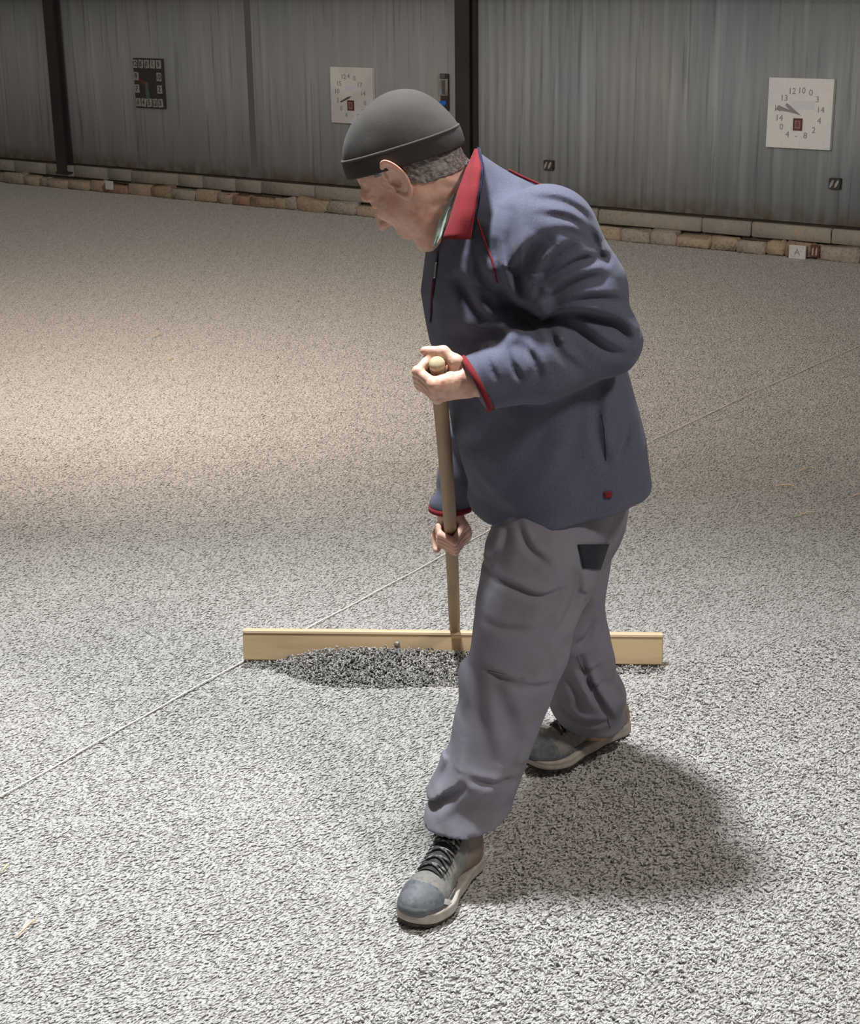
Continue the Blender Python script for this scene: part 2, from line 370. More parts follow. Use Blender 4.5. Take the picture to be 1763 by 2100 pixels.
def add_flat(o, f, name, m, x, y, w_, h_, z0, z1, rot=0, bev=0):
    mb = MB(); c, s = cos(rot), sin(rot); mb.box((0, 0, (z0 + z1) / 2), (w_, h_, z1 - z0), None, bev)
    V = [f(x + p[0] * c - p[1] * s, y + p[0] * s + p[1] * c, p[2]) for p in mb.v]
    return newobj(name, mesh_from(name, V, mb.f, False), o, m)
def poly_flat(o, f, name, m, pts, z0, z1):
    n = len(pts); V = [f(x, y, z1) for x, y in pts] + [f(x, y, z0) for x, y in pts]
    Fc = [tuple(range(n)), tuple(range(2 * n - 1, n - 1, -1))] + [(i, i + n, (i + 1) % n + n, (i + 1) % n) for i in range(n)]
    return newobj(name, mesh_from(name, V, Fc, False), o, m)
def clock(px, py, w_, h_, m, marks, hands, sq, label, tilt, glyph):
    o, u, z = frame_on_wall('wall_clock', px, py, 0.0); f = local(u, z, o, tilt)
    add_flat(o, f, 'board', m, 0, 0, w_, h_, -.025, .012, bev=.003)
    add_flat(o, f, 'face_panel', M['board_blue'], .02 * w_ / .4, .055, .36 * w_, .12 * h_, .012, .0135)
    for (s, x, y) in marks:
        me = text_mesh(s, glyph, lambda a, b, c, x=x, y=y: f(x + a, y + b, .0135 + c)); newobj('numeral', me, o, M['ink_grey'])
    for hnd in hands: poly_flat(o, f, 'hand', hnd[1], hnd[0], .014, .017)
    x, y = sq
    add_flat(o, f, 'date_frame', M['tile_red'], x, y, .062, .075, .012, .018); add_flat(o, f, 'date_plate', mat('plate_pink', (.30, .17, .15), .6), x, y, .038, .05, .018, .0195)
    me = text_mesh('8', .05, lambda a, b, c: f(x + a, y + b, .0205 + c)); newobj('numeral', me, o, M['tile_red'])
    return tag(o, label, 'clock')
def crop2(cx, cy, w_, h_, pts, bx):     # crop pixels inside the board's box -> board metres
    x0, y0, x1, y1 = bx
    return [(((x - x0) / (x1 - x0) - .5) * w_, (.5 - (y - y0) / (y1 - y0)) * h_) for x, y in pts]
# right-hand clock (its box in an enlarged crop: 260,250 .. 1330,1360)
W3, H3 = .435, .435; bx = (262, 258, 1318, 1362)
mk = crop2(0, 0, W3, H3, [(655,465),(810,450),(960,480),(1070,580),(1130,740),(1120,910),(1040,1060),(910,1150),(755,1155),(615,1145),(510,1030),(465,890),(430,740),(530,575)], bx)
hd = crop2(0, 0, W3, H3, [(830,835),(690,775),(440,690),(405,760),(640,790)], bx); hd2 = crop2(0, 0, W3, H3, [(800,820),(650,700),(580,650),(560,690),(650,765)], bx)
clock(1640, 233, W3, H3, M['board'], [(s, x, y) for s, (x, y) in zip(['12', '10', '0', '3', '14', '4', '2', '8', '-', '4', '0', '14', '16', '13'], mk)],
      [(hd, M['ink_grey']), (hd2, M['ink_grey'])], crop2(0, 0, W3, H3, [(778, 978)], bx)[0], 'white square clock board with grey hands and red date window, right end of the wall', 0, .054)
# middle clock (enlarged box: 150,150 .. 650,720)
W2, H2 = .40, .415; bx = (170, 152, 672, 716)
mk = crop2(0, 0, W2, H2, [(335,250),(395,243),(465,262),(525,325),(562,410),(585,505),(560,590),(500,640),(430,630),(355,632),(298,565),(258,488),(252,395),(278,318)], bx)
hd = crop2(0, 0, W2, H2, [(425,438),(380,448),(285,498),(300,506),(400,462)], bx)
clock(722, 196, W2, H2, M['board_warm'], [(s, x, y) for s, (x, y) in zip(['12', '4', '0', '17', '14', '0', '2', '8', '-', '4', '0', '3', '10', '15'], mk)],
      [(hd, M['ink'])], crop2(0, 0, W2, H2, [(415, 532)], bx)[0], 'white square clock board with black hand, partly hidden behind the grey hat', 0, .05)
# dark open clock with a rim of light tiles
o, u_, z_ = frame_on_wall('wall_clock', 306, 171, 0.0); f = local(u_, z_, o)
W1, H1 = .33, .40
add_flat(o, f, 'board', M['dark_board'], 0, 0, W1, H1, -.02, .010, bev=.003)
S1 = ['12', '8', '0', '1', '9']
tl = [(s, -.135 + .0675 * i, .155) for i, s in enumerate(S1)] + [('9', -.13, .055), ('10', .13, .055), ('7', -.13, -.045), ('2', .13, -.045)] + [(s, -.125 + .0635 * i, -.155) for i, s in enumerate(['6', '4', '5', '12', '3'])]
for s, x, y in tl:
    add_flat(o, f, 'numeral_tile', M['tile_light'], x, y, .052, .068, .010, .020, random.uniform(-.12, .12), bev=.002)
    me = text_mesh(s, .06, lambda a, b, c, x=x, y=y: f(x + a, y + b, .0208 + c)); newobj('numeral', me, o, M['dark_board'])
poly_flat(o, f, 'hand', M['red_dull'], [(-.02, .0), (-.115, .05), (-.115, .03), (-.08, .01), (-.03, -.02)], .011, .014)
poly_flat(o, f, 'hand', M['green_dull'], [(-.035, .01), (-.005, .01), (.01, -.12), (-.03, -.12)], .011, .015)
tag(o, 'dark square clock rimmed with light numeral tiles, between the left post and the sheet joint', 'clock')
# two little dark plaques with a pair of pale leaves
for (px, py, lab) in ((1124, 339, 'small dark plaque with two pale leaves, just above the man\'s shoulder'), (1711, 377, 'small dark plaque with two pale leaves, below the right-hand white clock')):
    o, u_, z_ = frame_on_wall('leaf_plaque', px, py, 0.0); f = local(u_, z_, o)
    s_ = .075
    add_flat(o, f, 'plate', M['dark_board'], 0, 0, s_, s_ * .9, -.025, .008, bev=.002)
    for k in (-1, 1):
        cx = k * s_ * .22
        pts = [(cx + s_ * .13 * sin(t) + .010 * cos(t), s_ * .34 * cos(t)) for t in np.linspace(0, 2 * pi, 14)[:-1]][::-1]
        poly_flat(o, f, 'leaf', M['tile_light'], pts, .008, .012)
    tag(o, lab, 'plaque', 'leaf plaques')
# slotted bracket with blue clip, beside the central post
o, u_, z_ = frame_on_wall('slotted_bracket', 911, 195, 0.0); f = local(u_, z_, o)
add_flat(o, f, 'plate', M['metal_dark'], .0, .02, .062, .26, -.02, .006, bev=.002); add_flat(o, f, 'rim', M['sheet'], .0, .055, .07, .12, .006, .010, bev=.002)
add_flat(o, f, 'slot', M['ink'], .0, .055, .03, .10, .010, .0115); add_flat(o, f, 'hook', M['ink'], .0, .135, .045, .035, .006, .03, bev=.004)
add_flat(o, f, 'clip', M['blue'], .0, -.055, .052, .034, .008, .03, bev=.006); add_flat(o, f, 'stem', M['ink'], .0, -.11, .022, .09, .006, .014)
tag(o, 'narrow dark slotted bracket with a bright blue clip beside the central post', 'bracket')
# tiles leaning on the footing
def foot_tile(px, py, w_, h_, m, m2, sym, name, label, cat):
    o, u_, z_ = frame_on_wall(name, px, py, .10); f = local(u_, z_, o)
    add_flat(o, f, 'plate', m, 0, 0, w_, h_, -.012, .008, bev=.003)
    if sym == 'II':
        for k in (-1, 1): poly_flat(o, f, 'mark', m2, [(k * .012 - .006, -.025), (k * .012 + .004, -.025), (k * .012 + .006, .015), (k * .012, .027), (k * .012 - .006, .012)], .008, .0095)
    elif sym: me = text_mesh(sym, h_ * .7, lambda a, b, c: f(a, b, .009 + c)); newobj('symbol', me, o, m2)
    return tag(o, label, cat)
foot_tile(1635, 517, .115, .088, M['tile_white'], M['ink_grey'], 'A', 'floor_tile', 'white number tile standing against the stone footing at the right', 'tile')
foot_tile(1671, 515, .058, .08, M['tile_red'], STONES[0], 'II', 'floor_tile', 'small dark red number tile beside the white one at the footing', 'tile')
foot_tile(224, 380, .085, .075, M['tile_white'], None, None, 'floor_tile', 'small white tile lying at the footing near the left post', 'tile')

# ---------------------------------------------------------------- string and straws on the seeds
pts = [G(px, py, .009) for px, py in ((-150, 1712), (0, 1634), (255, 1490), (505, 1352), (640, 1283), (800, 1198), (970, 1105), (1150, 1005), (1340, 902), (1550, 802), (1763, 708), (1900, 650))]
PP = []
for i in range(len(pts) - 1):
    for k in range(8): PP.append(pts[i] + (pts[i + 1] - pts[i]) * k / 8 + np.array([0, 0, .0012 * sin(i * 8 + k)]))
PP.append(pts[-1])
tag(MB().tube(PP, .0021, 6).build('string', M['string'], None, True), 'thin pale string stretched diagonally across the seeds under the rake', 'string')
for i, (x0, y0, x1, y1, lab) in enumerate(((30, 1925, 78, 1882, 'curved pale straw on the seeds at the lower left'), (312, 692, 334, 685, 'tiny straw on the brown seeds far left of the hat'),
        (1636, 968, 1662, 960, 'straw bit right of the jacket, upper one of the four'), (1590, 996, 1640, 1000, 'longest straw bit lying right of the jacket hem'),
        (1630, 1060, 1674, 1050, 'bent straw bit below the longest one, right of the jacket'), (1744, 1020, 1770, 1014, 'straw bit at the right edge of the picture'),
        (342, 740, 352, 735, 'speck of straw below the tiny straw far left'), (0, 1790, 20, 1775, 'pale straw end at the left picture edge near the string'))):
    a = G(x0, y0, .010); b = G(x1, y1, .012); m_ = (a + b) / 2 + np.array([.004, .006, .006])
    tag(MB().tube([a, (a + m_) / 2 + [0, .001, 0], m_, (b + m_) / 2, b], [.0008, .0022, .0026, .002, .0006], 6).build('straw', M['straw'], None, True), lab, 'straw')

# ---------------------------------------------------------------- rake
tip = J(896, 746, 3.03); tip = np.array(tip)
bl0 = G(500, 1352, .012); bl1 = G(1358, 1362, .012); BC = (bl0 + bl1) / 2
be = bl1 - bl0; BL = np.linalg.norm(be); be /= BL; be[2] = 0; be /= np.linalg.norm(be); bo = np.array([be[1], -be[0], 0.])   # bo: towards camera
if bo[1] > 0: bo = -bo
lean = radians(8); bz = np.array([0, 0, 1.]) * cos(lean) - bo * sin(lean); bo2 = np.cross(be, bz); bo2 = bo2 if bo2[1] < 0 else -bo2
MR = np.stack([be, bo2, bz], 1)
rake = empty('seed_rake', tuple(BC)); R0 = np.array(rake.location)
def robj(mb, name, m, smooth=False): return newobj(name, rel(mesh_from(name, mb.v, mb.f, smooth), R0), rake, m)
BH = .078
robj(MB().box(BC + bz * (BH / 2), (BL, .020, BH), MR, .003), 'blade', M['wood'])
robj(MB().box(BC + bz * (BH + .004) + bo2 * .0, (BL, .024, .010), MR, .002), 'top_strip', M['wood_edge_lit'])
base = J(931, 1290, 4.06) ; base = BC + be * np.dot(base - BC, be) + bz * (BH - .005) - bo2 * .028
sd = (tip - base) / np.linalg.norm(tip - base)                                                       # stick direction, upwards
robj(MB().box(BC + be * np.dot(J(936, 1320, 4.06) - BC, be) + bz * (BH / 2 - .004) + bo2 * .0115, (.024, .004, BH - .012), MR, .001), 'cleat', M['stick'])
robj(MB().box(base + be * .0 - bz * .028, (.07, .034, .06), MR, .004), 'socket_block', M['stick'])
robj(MB().tube([base - sd * .015, base + sd * .02], .0185, 16), 'ferrule', M['metal_dark'])
side = np.cross(sd, be); side /= np.linalg.norm(side)
sp_pts = [base + (tip - base) * t + be * .006 * sin(pi * t) for t in np.linspace(0, 1, 24)]
robj(MB().tube(sp_pts, [.0155 - .0015 * abs(cos(7 * t)) * (t < .05) for t in np.linspace(0, 1, 24)], 18), 'handle', M['stick'], True)
robj(MB().tube([tip + sd * x for x in (-.004, .002, .006, .009, .0105)], [.0158, .0158, .013, .008, .002], 18), 'handle_end', M['stick_end'], True)
bp_ = BC + be * np.dot(J(815, 1311, 4.08) - BC, be) + bz * (BH * .68) + bo2 * .012
robj(MB().tube([bp_, bp_ + bo2 * .004, bp_ + bo2 * .008], [.008, .008, .004], 8), 'bolt', M['metal'])
tag(rake, 'wooden rake with long pale board and round handle, held by the man', 'rake')

# looser seeds kicked up where the man has walked
poly = [G(*p)[:2] for p in ((640, 2140), (960, 1920), (1090, 1640), (1290, 1440), (1420, 1350), (1900, 1280), (1900, 2160))]
n = 30000; q0 = np.stack([rng.uniform(-.4, 1.5, n), rng.uniform(2.3, 4.4, n)], 1); ins = np.zeros(n, bool)
for i in range(len(poly)):
    a, b = poly[i], poly[(i + 1) % len(poly)]; c_ = ((a[1] > q0[:, 1]) != (b[1] > q0[:, 1])) & (q0[:, 0] < (b[0] - a[0]) * (q0[:, 1] - a[1]) / (b[1] - a[1] + 1e-9) + a[0]); ins ^= c_
q0 = q0[ins]; n = len(q0)
lo_ = newobj('loose_seeds', seed_mesh('loose_seeds', np.concatenate([q0, rng.uniform(.003, .0085, n)[:, None]], 1), rng.uniform(0, 6.28, n), rng.normal(0, .35, n), rng.uniform(0, 6.28, n), rng.normal(.0135, .002, n), rng.normal(.0056, .0006, n), np.clip(rng.normal(.55, .28, n), 0, 1)), None, M['seed'])
tag(lo_, 'rougher loose seeds where the man has trodden, lower right', 'seeds', kind='stuff')

# seed heap pushed up against the board
def heap_h(t):    # along the blade 0..1
    x = t * 860 + 500
    return np.interp(x, [500, 560, 600, 650, 700, 800, 900, 980, 1080, 1180, 1250, 1360], [.004, .006, .022, .040, .050, .052, .046, .044, .03, .012, .006, .005])
n = 9000
t_ = rng.uniform(0, 1, n); h_ = heap_h(t_); wd_ = .02 + h_ * 2.5; q = rng.uniform(0, 1, n) ** .9
keep = rng.uniform(0, 1, n) < (.12 + h_ * 18); t_, h_, wd_, q = t_[keep], h_[keep], wd_[keep], q[keep]
zz = h_ * (1 - q ** 1.5) * (1 + rng.normal(0, .05, len(q))) + rng.normal(0, .0015, len(q)) + .004
pp = BC[None] * [1, 1, 0] + be[None] * ((t_ - .5) * BL)[:, None] + bo[None] * (.012 + q * wd_)[:, None] + np.array([0, 0, 1.])[None] * zz[:, None]
hm = seed_mesh('seed_heap', pp, rng.uniform(0, 6.28, len(q)), rng.normal(.5, .5, len(q)), rng.uniform(0, 6.28, len(q)), rng.normal(.013, .0015, len(q)), rng.normal(.0052, .0006, len(q)), np.clip(rng.normal(.38, .25, len(q)), 0, 1))
V = []; Fc = []; nn = 60
for i in range(nn + 1):
    t = i / nn; h = float(heap_h(t)); 
    for k in range(7):
        qq = k / 6; V.append(BC * [1, 1, 0] + be * (t - .5) * BL + bo * (.010 + qq * (.02 + h * 2.5)) + np.array([0, 0, h * (1 - qq ** 1.5) * .9 - .001]))
for i in range(nn):
    for k in range(6): a = i * 7 + k; Fc.append((a, a + 1, a + 8, a + 7))
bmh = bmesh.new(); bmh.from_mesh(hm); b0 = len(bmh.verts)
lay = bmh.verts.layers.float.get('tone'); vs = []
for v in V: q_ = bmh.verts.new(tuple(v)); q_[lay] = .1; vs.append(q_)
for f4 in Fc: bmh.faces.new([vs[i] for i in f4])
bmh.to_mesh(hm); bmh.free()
heap = newobj('seed_heap', hm, None, M['seed_pile_shaded']); tag(heap, 'low heap of seeds coloured darker for shade, banked up along the front of the rake board', 'seeds', kind='stuff')

# ---------------------------------------------------------------- signed distance modelling
LAT = {}
def vnoise(P, scale, seed=0):
    if seed not in LAT: LAT[seed] = np.random.default_rng(seed + 100).uniform(-1, 1, (32, 32, 32)).astype(np.float32)
    T = LAT[seed]; q = P * np.asarray(scale, np.float32) + 100.; i = np.floor(q).astype(np.int32); f = q - i; f = f * f * (3 - 2 * f); i &= 31; j = (i + 1) & 31
    x0, y0, z0 = i[:, 0], i[:, 1], i[:, 2]; x1, y1, z1 = j[:, 0], j[:, 1], j[:, 2]; fx, fy, fz = f[:, 0], f[:, 1], f[:, 2]
    a = T[x0, y0, z0] * (1 - fx) + T[x1, y0, z0] * fx; b = T[x0, y1, z0] * (1 - fx) + T[x1, y1, z0] * fx
    c = T[x0, y0, z1] * (1 - fx) + T[x1, y0, z1] * fx; d = T[x0, y1, z1] * (1 - fx) + T[x1, y1, z1] * fx
    return (a * (1 - fy) + b * fy) * (1 - fz) + (c * (1 - fy) + d * fy) * fz
def smin(a, b, k):
    h = np.clip(.5 + .5 * (b - a) / k, 0, 1); return b + (a - b) * h - k * h * (1 - h)
def smax(a, b, k): return -smin(-a, -b, k)
def cap(P, a, b, ra, rb, flat=None):
    a = np.asarray(a, np.float32); b = np.asarray(b, np.float32); ab = b - a; v = P - a
    t = np.clip(v @ ab / (ab @ ab), 0, 1); q = v - t[:, None] * ab
    if flat is not None:
        n_, s_ = flat; n_ = np.asarray(n_, np.float32); d = q @ n_; q = q + n_[None] * (d * (1 / s_ - 1))[:, None]
    return np.sqrt((q * q).sum(1)) - (ra + (rb - ra) * t)
def chain(P, pts, rs, k=.02, flat=None):
    d = None
    for i in range(len(pts) - 1):
        c = cap(P, pts[i], pts[i + 1], rs[i], rs[i + 1], flat); d = c if d is None else smin(d, c, k)
    return d
def ell(P, c, r, ex=2.):
    q = np.abs(P - np.asarray(c, np.float32)) / np.asarray(r, np.float32); k = (q ** ex).sum(1) ** (1 / ex); return (k - 1) * min(r)
def surface(fn, lo, hi, h, name, fr=None):
    """surface nets of fn<0; fr=(Mat, origin): evaluate in a local frame, mesh returned in that frame's world place"""
    lo = np.array(lo, float); hi = np.array(hi, float); n = (np.ceil((hi - lo) / h / 4).astype(int)) * 4 + 1
    nc = (n - 1) // 4 + 1
    ax = [lo[i] + h * 4 * np.arange(nc[i]) for i in range(3)]
    Pc = np.stack(np.meshgrid(*ax, indexing='ij'), -1).reshape(-1, 3).astype(np.float32); fc = fn(Pc).reshape(nc)
    f = np.repeat(np.repeat(np.repeat(fc, 4, 0), 4, 1), 4, 2)[2:, 2:, 2:]; f = f[:n[0], :n[1], :n[2]]
    if any(f.shape[i] < n[i] for i in range(3)): f = np.pad(f, [(0, n[i] - f.shape[i]) for i in range(3)], mode='edge')
    f = np.ascontiguousarray(f); idx = np.argwhere(np.abs(f) < h * 9)
    P = (lo + idx * h).astype(np.float32); f[idx[:, 0], idx[:, 1], idx[:, 2]] = fn(P)
    f[0] = f[-1] = 1; f[:, 0] = f[:, -1] = 1; f[:, :, 0] = f[:, :, -1] = 1
    s = f < 0
    cs = [(a, b, c) for a in (0, 1) for b in (0, 1) for c in (0, 1)]
    m = tuple(x - 1 for x in n); cnt = np.zeros(m, np.int8)
    for a, b, c in cs: cnt += s[a:a + m[0], b:b + m[1], c:c + m[2]]
    act = np.argwhere((cnt > 0) & (cnt < 8)); ids = -np.ones(m, np.int64); ids[tuple(act.T)] = np.arange(len(act))
    acc = np.zeros((len(act), 3)); num = np.zeros(len(act))
    for i, a in enumerate(cs):
        for b in cs[i + 1:]:
            if sum(abs(x - y) for x, y in zip(a, b)) != 1: continue
            fa = f[act[:, 0] + a[0], act[:, 1] + a[1], act[:, 2] + a[2]]; fb = f[act[:, 0] + b[0], act[:, 1] + b[1], act[:, 2] + b[2]]
            cr = (fa < 0) != (fb < 0); t = np.where(cr, fa / np.where(cr, fa - fb, 1), 0)
            acc += np.where(cr[:, None], np.array(a) + t[:, None] * (np.array(b) - np.array(a)), 0); num += cr
    V = lo + (act + acc / num[:, None]) * h
    Q = []
    for axn in range(3):
        o1, o2 = (axn + 1) % 3, (axn + 2) % 3
        sl = [slice(1, -1)] * 3; sl[axn] = slice(0, -1); sl2 = list(sl); sl2[axn] = slice(1, None)
        A_ = s[tuple(sl)]; B_ = s[tuple(sl2)]
        for flip, msk in ((False, A_ & ~B_), (True, ~A_ & B_)):
            w_ = np.argwhere(msk)
            if not len(w_): continue
            w_ = w_ + 1; w_[:, axn] -= 1
            c = []
            for d1, d2 in ((-1, -1), (0, -1), (0, 0), (-1, 0)):
                k = w_.copy(); k[:, o1] += d1; k[:, o2] += d2; c.append(ids[tuple(k.T)])
            if flip: c = c[::-1]
            Q.append(np.stack(c, 1))
    Q = np.concatenate(Q)
    if fr is not None: V = V @ np.asarray(fr[0]).T + np.asarray(fr[1])
    return quick_mesh(name, V, Q)
def bvh(me):
    n = len(me.vertices); co = np.empty(n * 3, np.float32); me.vertices.foreach_get('co', co)
    return BVHTree.FromPolygons([tuple(v) for v in co.reshape(-1, 3)], [tuple(p.vertices) for p in me.polygons])
def onto(tree, px, py, y=3.3, off=.0015):
    d = Vector(ray(px, py)).normalized(); h = tree.ray_cast(Vector(CAM), d)
    if h[0] is None: h = tree.find_nearest(Vector(J(px, py, y)))
    return np.array(h[0] + h[1] * off)
def patch(tree, corners, nu, nv, off, thick, y=3.3):
    """thin pad lying on a garment; corners: 4 photo points tl,tr,br,bl"""
    tl, tr_, br, bl = [np.array(c, float) for c in corners]; V = []; Fc = []; T = []
    for j in range(nv + 1):
        for i in range(nu + 1):
            a = i / nu; b = j / nv; p = (tl * (1 - a) + tr_ * a) * (1 - b) + (bl * (1 - a) + br * a) * b
            T.append(onto(tree, p[0], p[1], y, off)); 
    for p in T: V.append(p)
    n_ = len(T)
    for p in T: d = (CAM - p); d /= np.linalg.norm(d); V.append(p - d * thick)
    w_ = nu + 1
    for j in range(nv):
        for i in range(nu):
            a = j * w_ + i; Fc.append((a, a + w_, a + w_ + 1, a + 1)); Fc.append((n_ + a, n_ + a + 1, n_ + a + w_ + 1, n_ + a + w_))
    bd = [(j * w_) for j in range(nv + 1)] + [nv * w_ + i for i in range(1, w_)] + [j * w_ + nu for j in range(nv - 1, -1, -1)] + [i for i in range(nu - 1, 0, -1)]
    for i in range(len(bd)): a, b = bd[i], bd[(i + 1) % len(bd)]; Fc.append((a, n_ + a, n_ + b, b))
    return V, Fc

# ---------------------------------------------------------------- the man
man = empty('person', (.2, 3.25, 0)); MO = np.array([.2, 3.25, 0])
def part(name, me, m, parent=None):
    o = newobj(name, rel(me, MO), parent or man, m); return o
def partmb(name, mb, m, parent=None, smooth=True): return part(name, mesh_from(name, mb.v, mb.f, smooth), m, parent)
# head frame
def Rm(p, y, r):
    cy, sy, cp, sp, cr, sr = cos(y), sin(y), cos(p), sin(p), cos(r), sin(r)
    return np.array([[cy, -sy, 0], [sy, cy, 0], [0, 0, 1]]) @ np.array([[cp, 0, sp], [0, 1, 0], [-sp, 0, cp]]) @ np.array([[1, 0, 0], [0, cr, -sr], [0, sr, cr]])
HM = Rm(radians(45), radians(160), radians(-5)); HT = np.array([-.029, 3.25, 1.435])
def hw(p): return HM @ np.array(p) + HT
neck0 = HM.T @ (J(965, 425, 3.28) - HT)
def f_head(P):
    d = ell(P, (-.018, 0, .045), (.104, .077, .097))
    d = smin(d, ell(P, (.038, 0, -.025), (.062, .060, .09)), .03)
    for s in (-1, 1):
        d = smin(d, cap(P, (-.005, s * .052, -.045), (.055, s * .022, -.112), .018, .020), .03)
        d = smin(d, ell(P, (.066, s * .040, -.018), (.028, .024, .022)), .02)
    d = smin(d, ell(P, (.072, 0, -.115), (.023, .026, .021)), .02)
    d = smin(d, cap(P, (.084, -.034, .030), (.084, .034, .030), .014, .014), .015)
    for s in (-1, 1): d = smax(d, -ell(P, (.103, s * .033, .006), (.019, .022, .016)), .012)
    for s in (-1, 1):
        d = smin(d, ell(P, (.080, s * .032, .006), (.013, .015, .0125)), .004)
        d = smin(d, cap(P, (.090, s * .022, .001), (.086, s * .043, .002), .0022, .002), .003)
        d = smin(d, cap(P, (.094, s * .018, .024), (.088, s * .046, .026), .004, .003), .005)
    d = smin(d, chain(P, [(.092, 0, .022), (.106, 0, -.010), (.117, 0, -.030)], [.008, .009, .0115], .008), .010)
    for s in (-1, 1): d = smin(d, ell(P, (.102, s * .015, -.034), (.013, .008, .009)), .006)
    for s in (-1, 1): d = smax(d, -ell(P, (.107, s * .008, -.044), (.006, .0035, .006)), .002)
    d = smin(d, ell(P, (.088, 0, -.068), (.016, .026, .022)), .012)
    d = smin(d, cap(P, (.100, -.014, -.062), (.100, .014, -.062), .0045, .0045), .005); d = smin(d, cap(P, (.098, -.013, -.073), (.098, .013, -.073), .0052, .0052), .005)
    d = smax(d, -cap(P, (.106, -.024, -.0675), (.106, .024, -.0675), .0022, .0022), .002)
    # nasolabial and cheek creases, neck folds
    d += .0012 * vnoise(P, 60, 1) * (P[:, 0] > .0) + .0006 * vnoise(P, 160, 2)
    nk = cap(P, (-.035, 0, -.045), neck0, .060, .066); nk += .0018 * np.sin(150 * (P[:, 2] - .8 * P[:, 0]) + 3 * vnoise(P, 30, 3))
    d = smin(d, nk, .03)
    # ears
    for s in (-1, 1):
        X = P[:, 0] + .002; Z = P[:, 2] - .004; c, s2 = cos(.22), sin(.22); X, Z = X * c - Z * s2 * -1, Z * c - X * s2
        Y = s * P[:, 1] - (.075 + .50 * np.clip(-(X) + .014, 0, .05) + .42 * np.clip(Z, 0, .045))
        a, b = .0215, .040; rho = np.sqrt((X / a) ** 2 + (np.where(Z > 0, Z / b, Z / (b * .95))) ** 2) + 1e-6
        ring = np.sqrt(((rho - 1) * .024) ** 2 + Y ** 2) - .0042
        ring = np.where((X > .008) & (Z < .012) & (Z > -.02), ring + .003, ring)
        anti = np.sqrt(((rho - .62) * .024) ** 2 + (Y + .001) ** 2) - .0028; anti = np.where(X > .002, anti + .004, anti)
        bowl = np.maximum(np.abs(Y + .004) - .0022, (rho - 1) * .02); lobe = np.sqrt((X - .004) ** 2 + (Z + .037) ** 2 + (Y + .001) ** 2) - .008
        tragus = np.sqrt((X - .016) ** 2 + (Z + .004) ** 2 + Y ** 2) - .005
        root = np.sqrt((X - .004) ** 2 + (Z * .55) ** 2 + (Y + .012) ** 2) - .013
        ear = smin(smin(smin(ring, anti, .003), smin(bowl, lobe, .005), .003), tragus, .004); root = np.minimum(root, np.maximum(np.abs(Y + .010) - .008, (rho - .86) * .02)); ear = smin(ear, root, .004)
        ear = smax(ear, -(np.sqrt((X - .006) ** 2 + (Z + .004) ** 2 + (Y - .001) ** 2) - .0105), .003)
        d = smin(d, ear, .004)
    return d
head_me = surface(f_head, (-.17, -.115, -.24), (.14, .115, .16), .0019, 'body', (HM, HT))

# hands.  frame: s along the stick (thumb side positive for the left hand), w to the wrist, n the back of the hand
def hand_fn(wrist, thumb_sgn, arm=(1, 0, 0), spread=.0195, rs=.0155):
    def pol(r, a, s): return (r * cos(radians(a)), r * sin(radians(a)), s)     # (w, n, s)
    g_ = thumb_sgn
    def f(P):
        d = None
        S = [.030, .0105, -.0095, -.028]; Rr = [.0100, .0103, .0098, .0086]; K = [(.041, 84), (.043, 84), (.042, 82), (.038, 78)]
        kn = []
        for i in range(4):
            s = S[i] * g_; r = Rr[i]; k0 = pol(K[i][0], K[i][1], s); kn.append(k0)
            p1 = pol(.0385 - .001 * (i == 3), 152, s * .93); p2 = pol(rs + r * .95, 222, s * .9); p3 = pol(rs + r * .9, 285 - 6 * (i == 3), s * .9)
            c = chain(P, [k0, p1, p2, p3], [r * 1.12, r * 1.02, r * .93, r * .82], .004)
            c = smin(c, ell(P, p1, (r * 1.1,) * 3), .004)
            d = c if d is None else np.where(np.abs(c - d) < 1, smin(d, c, .0018), d)
        wr = np.array(wrist)
        palm = None
        for i in range(4):
            wv = wr + np.array([0, 0, S[i] * g_ * .55]); c = cap(P, kn[i], wv, Rr[i] * 1.25, .019); palm = c if palm is None else smin(palm, c, .012)
        palm = smin(palm, cap(P, pol(.035, 60, .02 * g_), wr, .016, .022), .015)
        palm = smin(palm, cap(P, pol(.038, 20, -.02 * g_), wr + np.array([-.02, 0, -.012 * g_]), .014, .018), .015)
        for i in range(4): palm = smin(palm, ell(P, kn[i], (.0115,) * 3), .004)
        d = smin(d, palm, .006)
        th = chain(P, [wr + np.array([-.022, -.008, .018 * g_]), pol(.037, -28, .030 * g_), pol(.031, -82, .036 * g_), pol(.041, -140, .034 * g_)], [.0185, .0135, .0112, .0088], .008)
        d = smin(d, th, .006)
        d = smin(d, cap(P, wr, wr + np.array(arm) * .06, .0305, .031, ((0, 1, 0), .88)), .02)
        d = smax(d, -(np.sqrt(P[:, 0] ** 2 + P[:, 1] ** 2) - rs), .001)
        d += .0005 * vnoise(P, 150, 5)
        return d
    return f
# left hand
LH = base + (tip - base) * (1 - .040 / np.linalg.norm(tip - base))
LWr = J(975, 787, 3.05)                                                            # cuff centre
s_l = sd; w_l = LWr - LH; w_l -= s_l * np.dot(w_l, s_l); w_l /= np.linalg.norm(w_l); n_l = np.cross(s_l, w_l) * -1
if n_l[1] > 0: n_l = -n_l
ML = np.stack([w_l, n_l, s_l], 1)
wl_ = (LWr - LH); wrist_l = (np.dot(wl_, w_l) * .78, np.dot(wl_, n_l) * .78, np.dot(wl_, s_l) * .78)
lh_me = surface(hand_fn(wrist_l, 1, ML.T @ ((J(1105, 745, 3.075) - LWr) / np.linalg.norm(J(1105, 745, 3.075) - LWr))), (-.07, -.075, -.09), (.17, .075, .08), .0016, 'lh', (ML, LH))
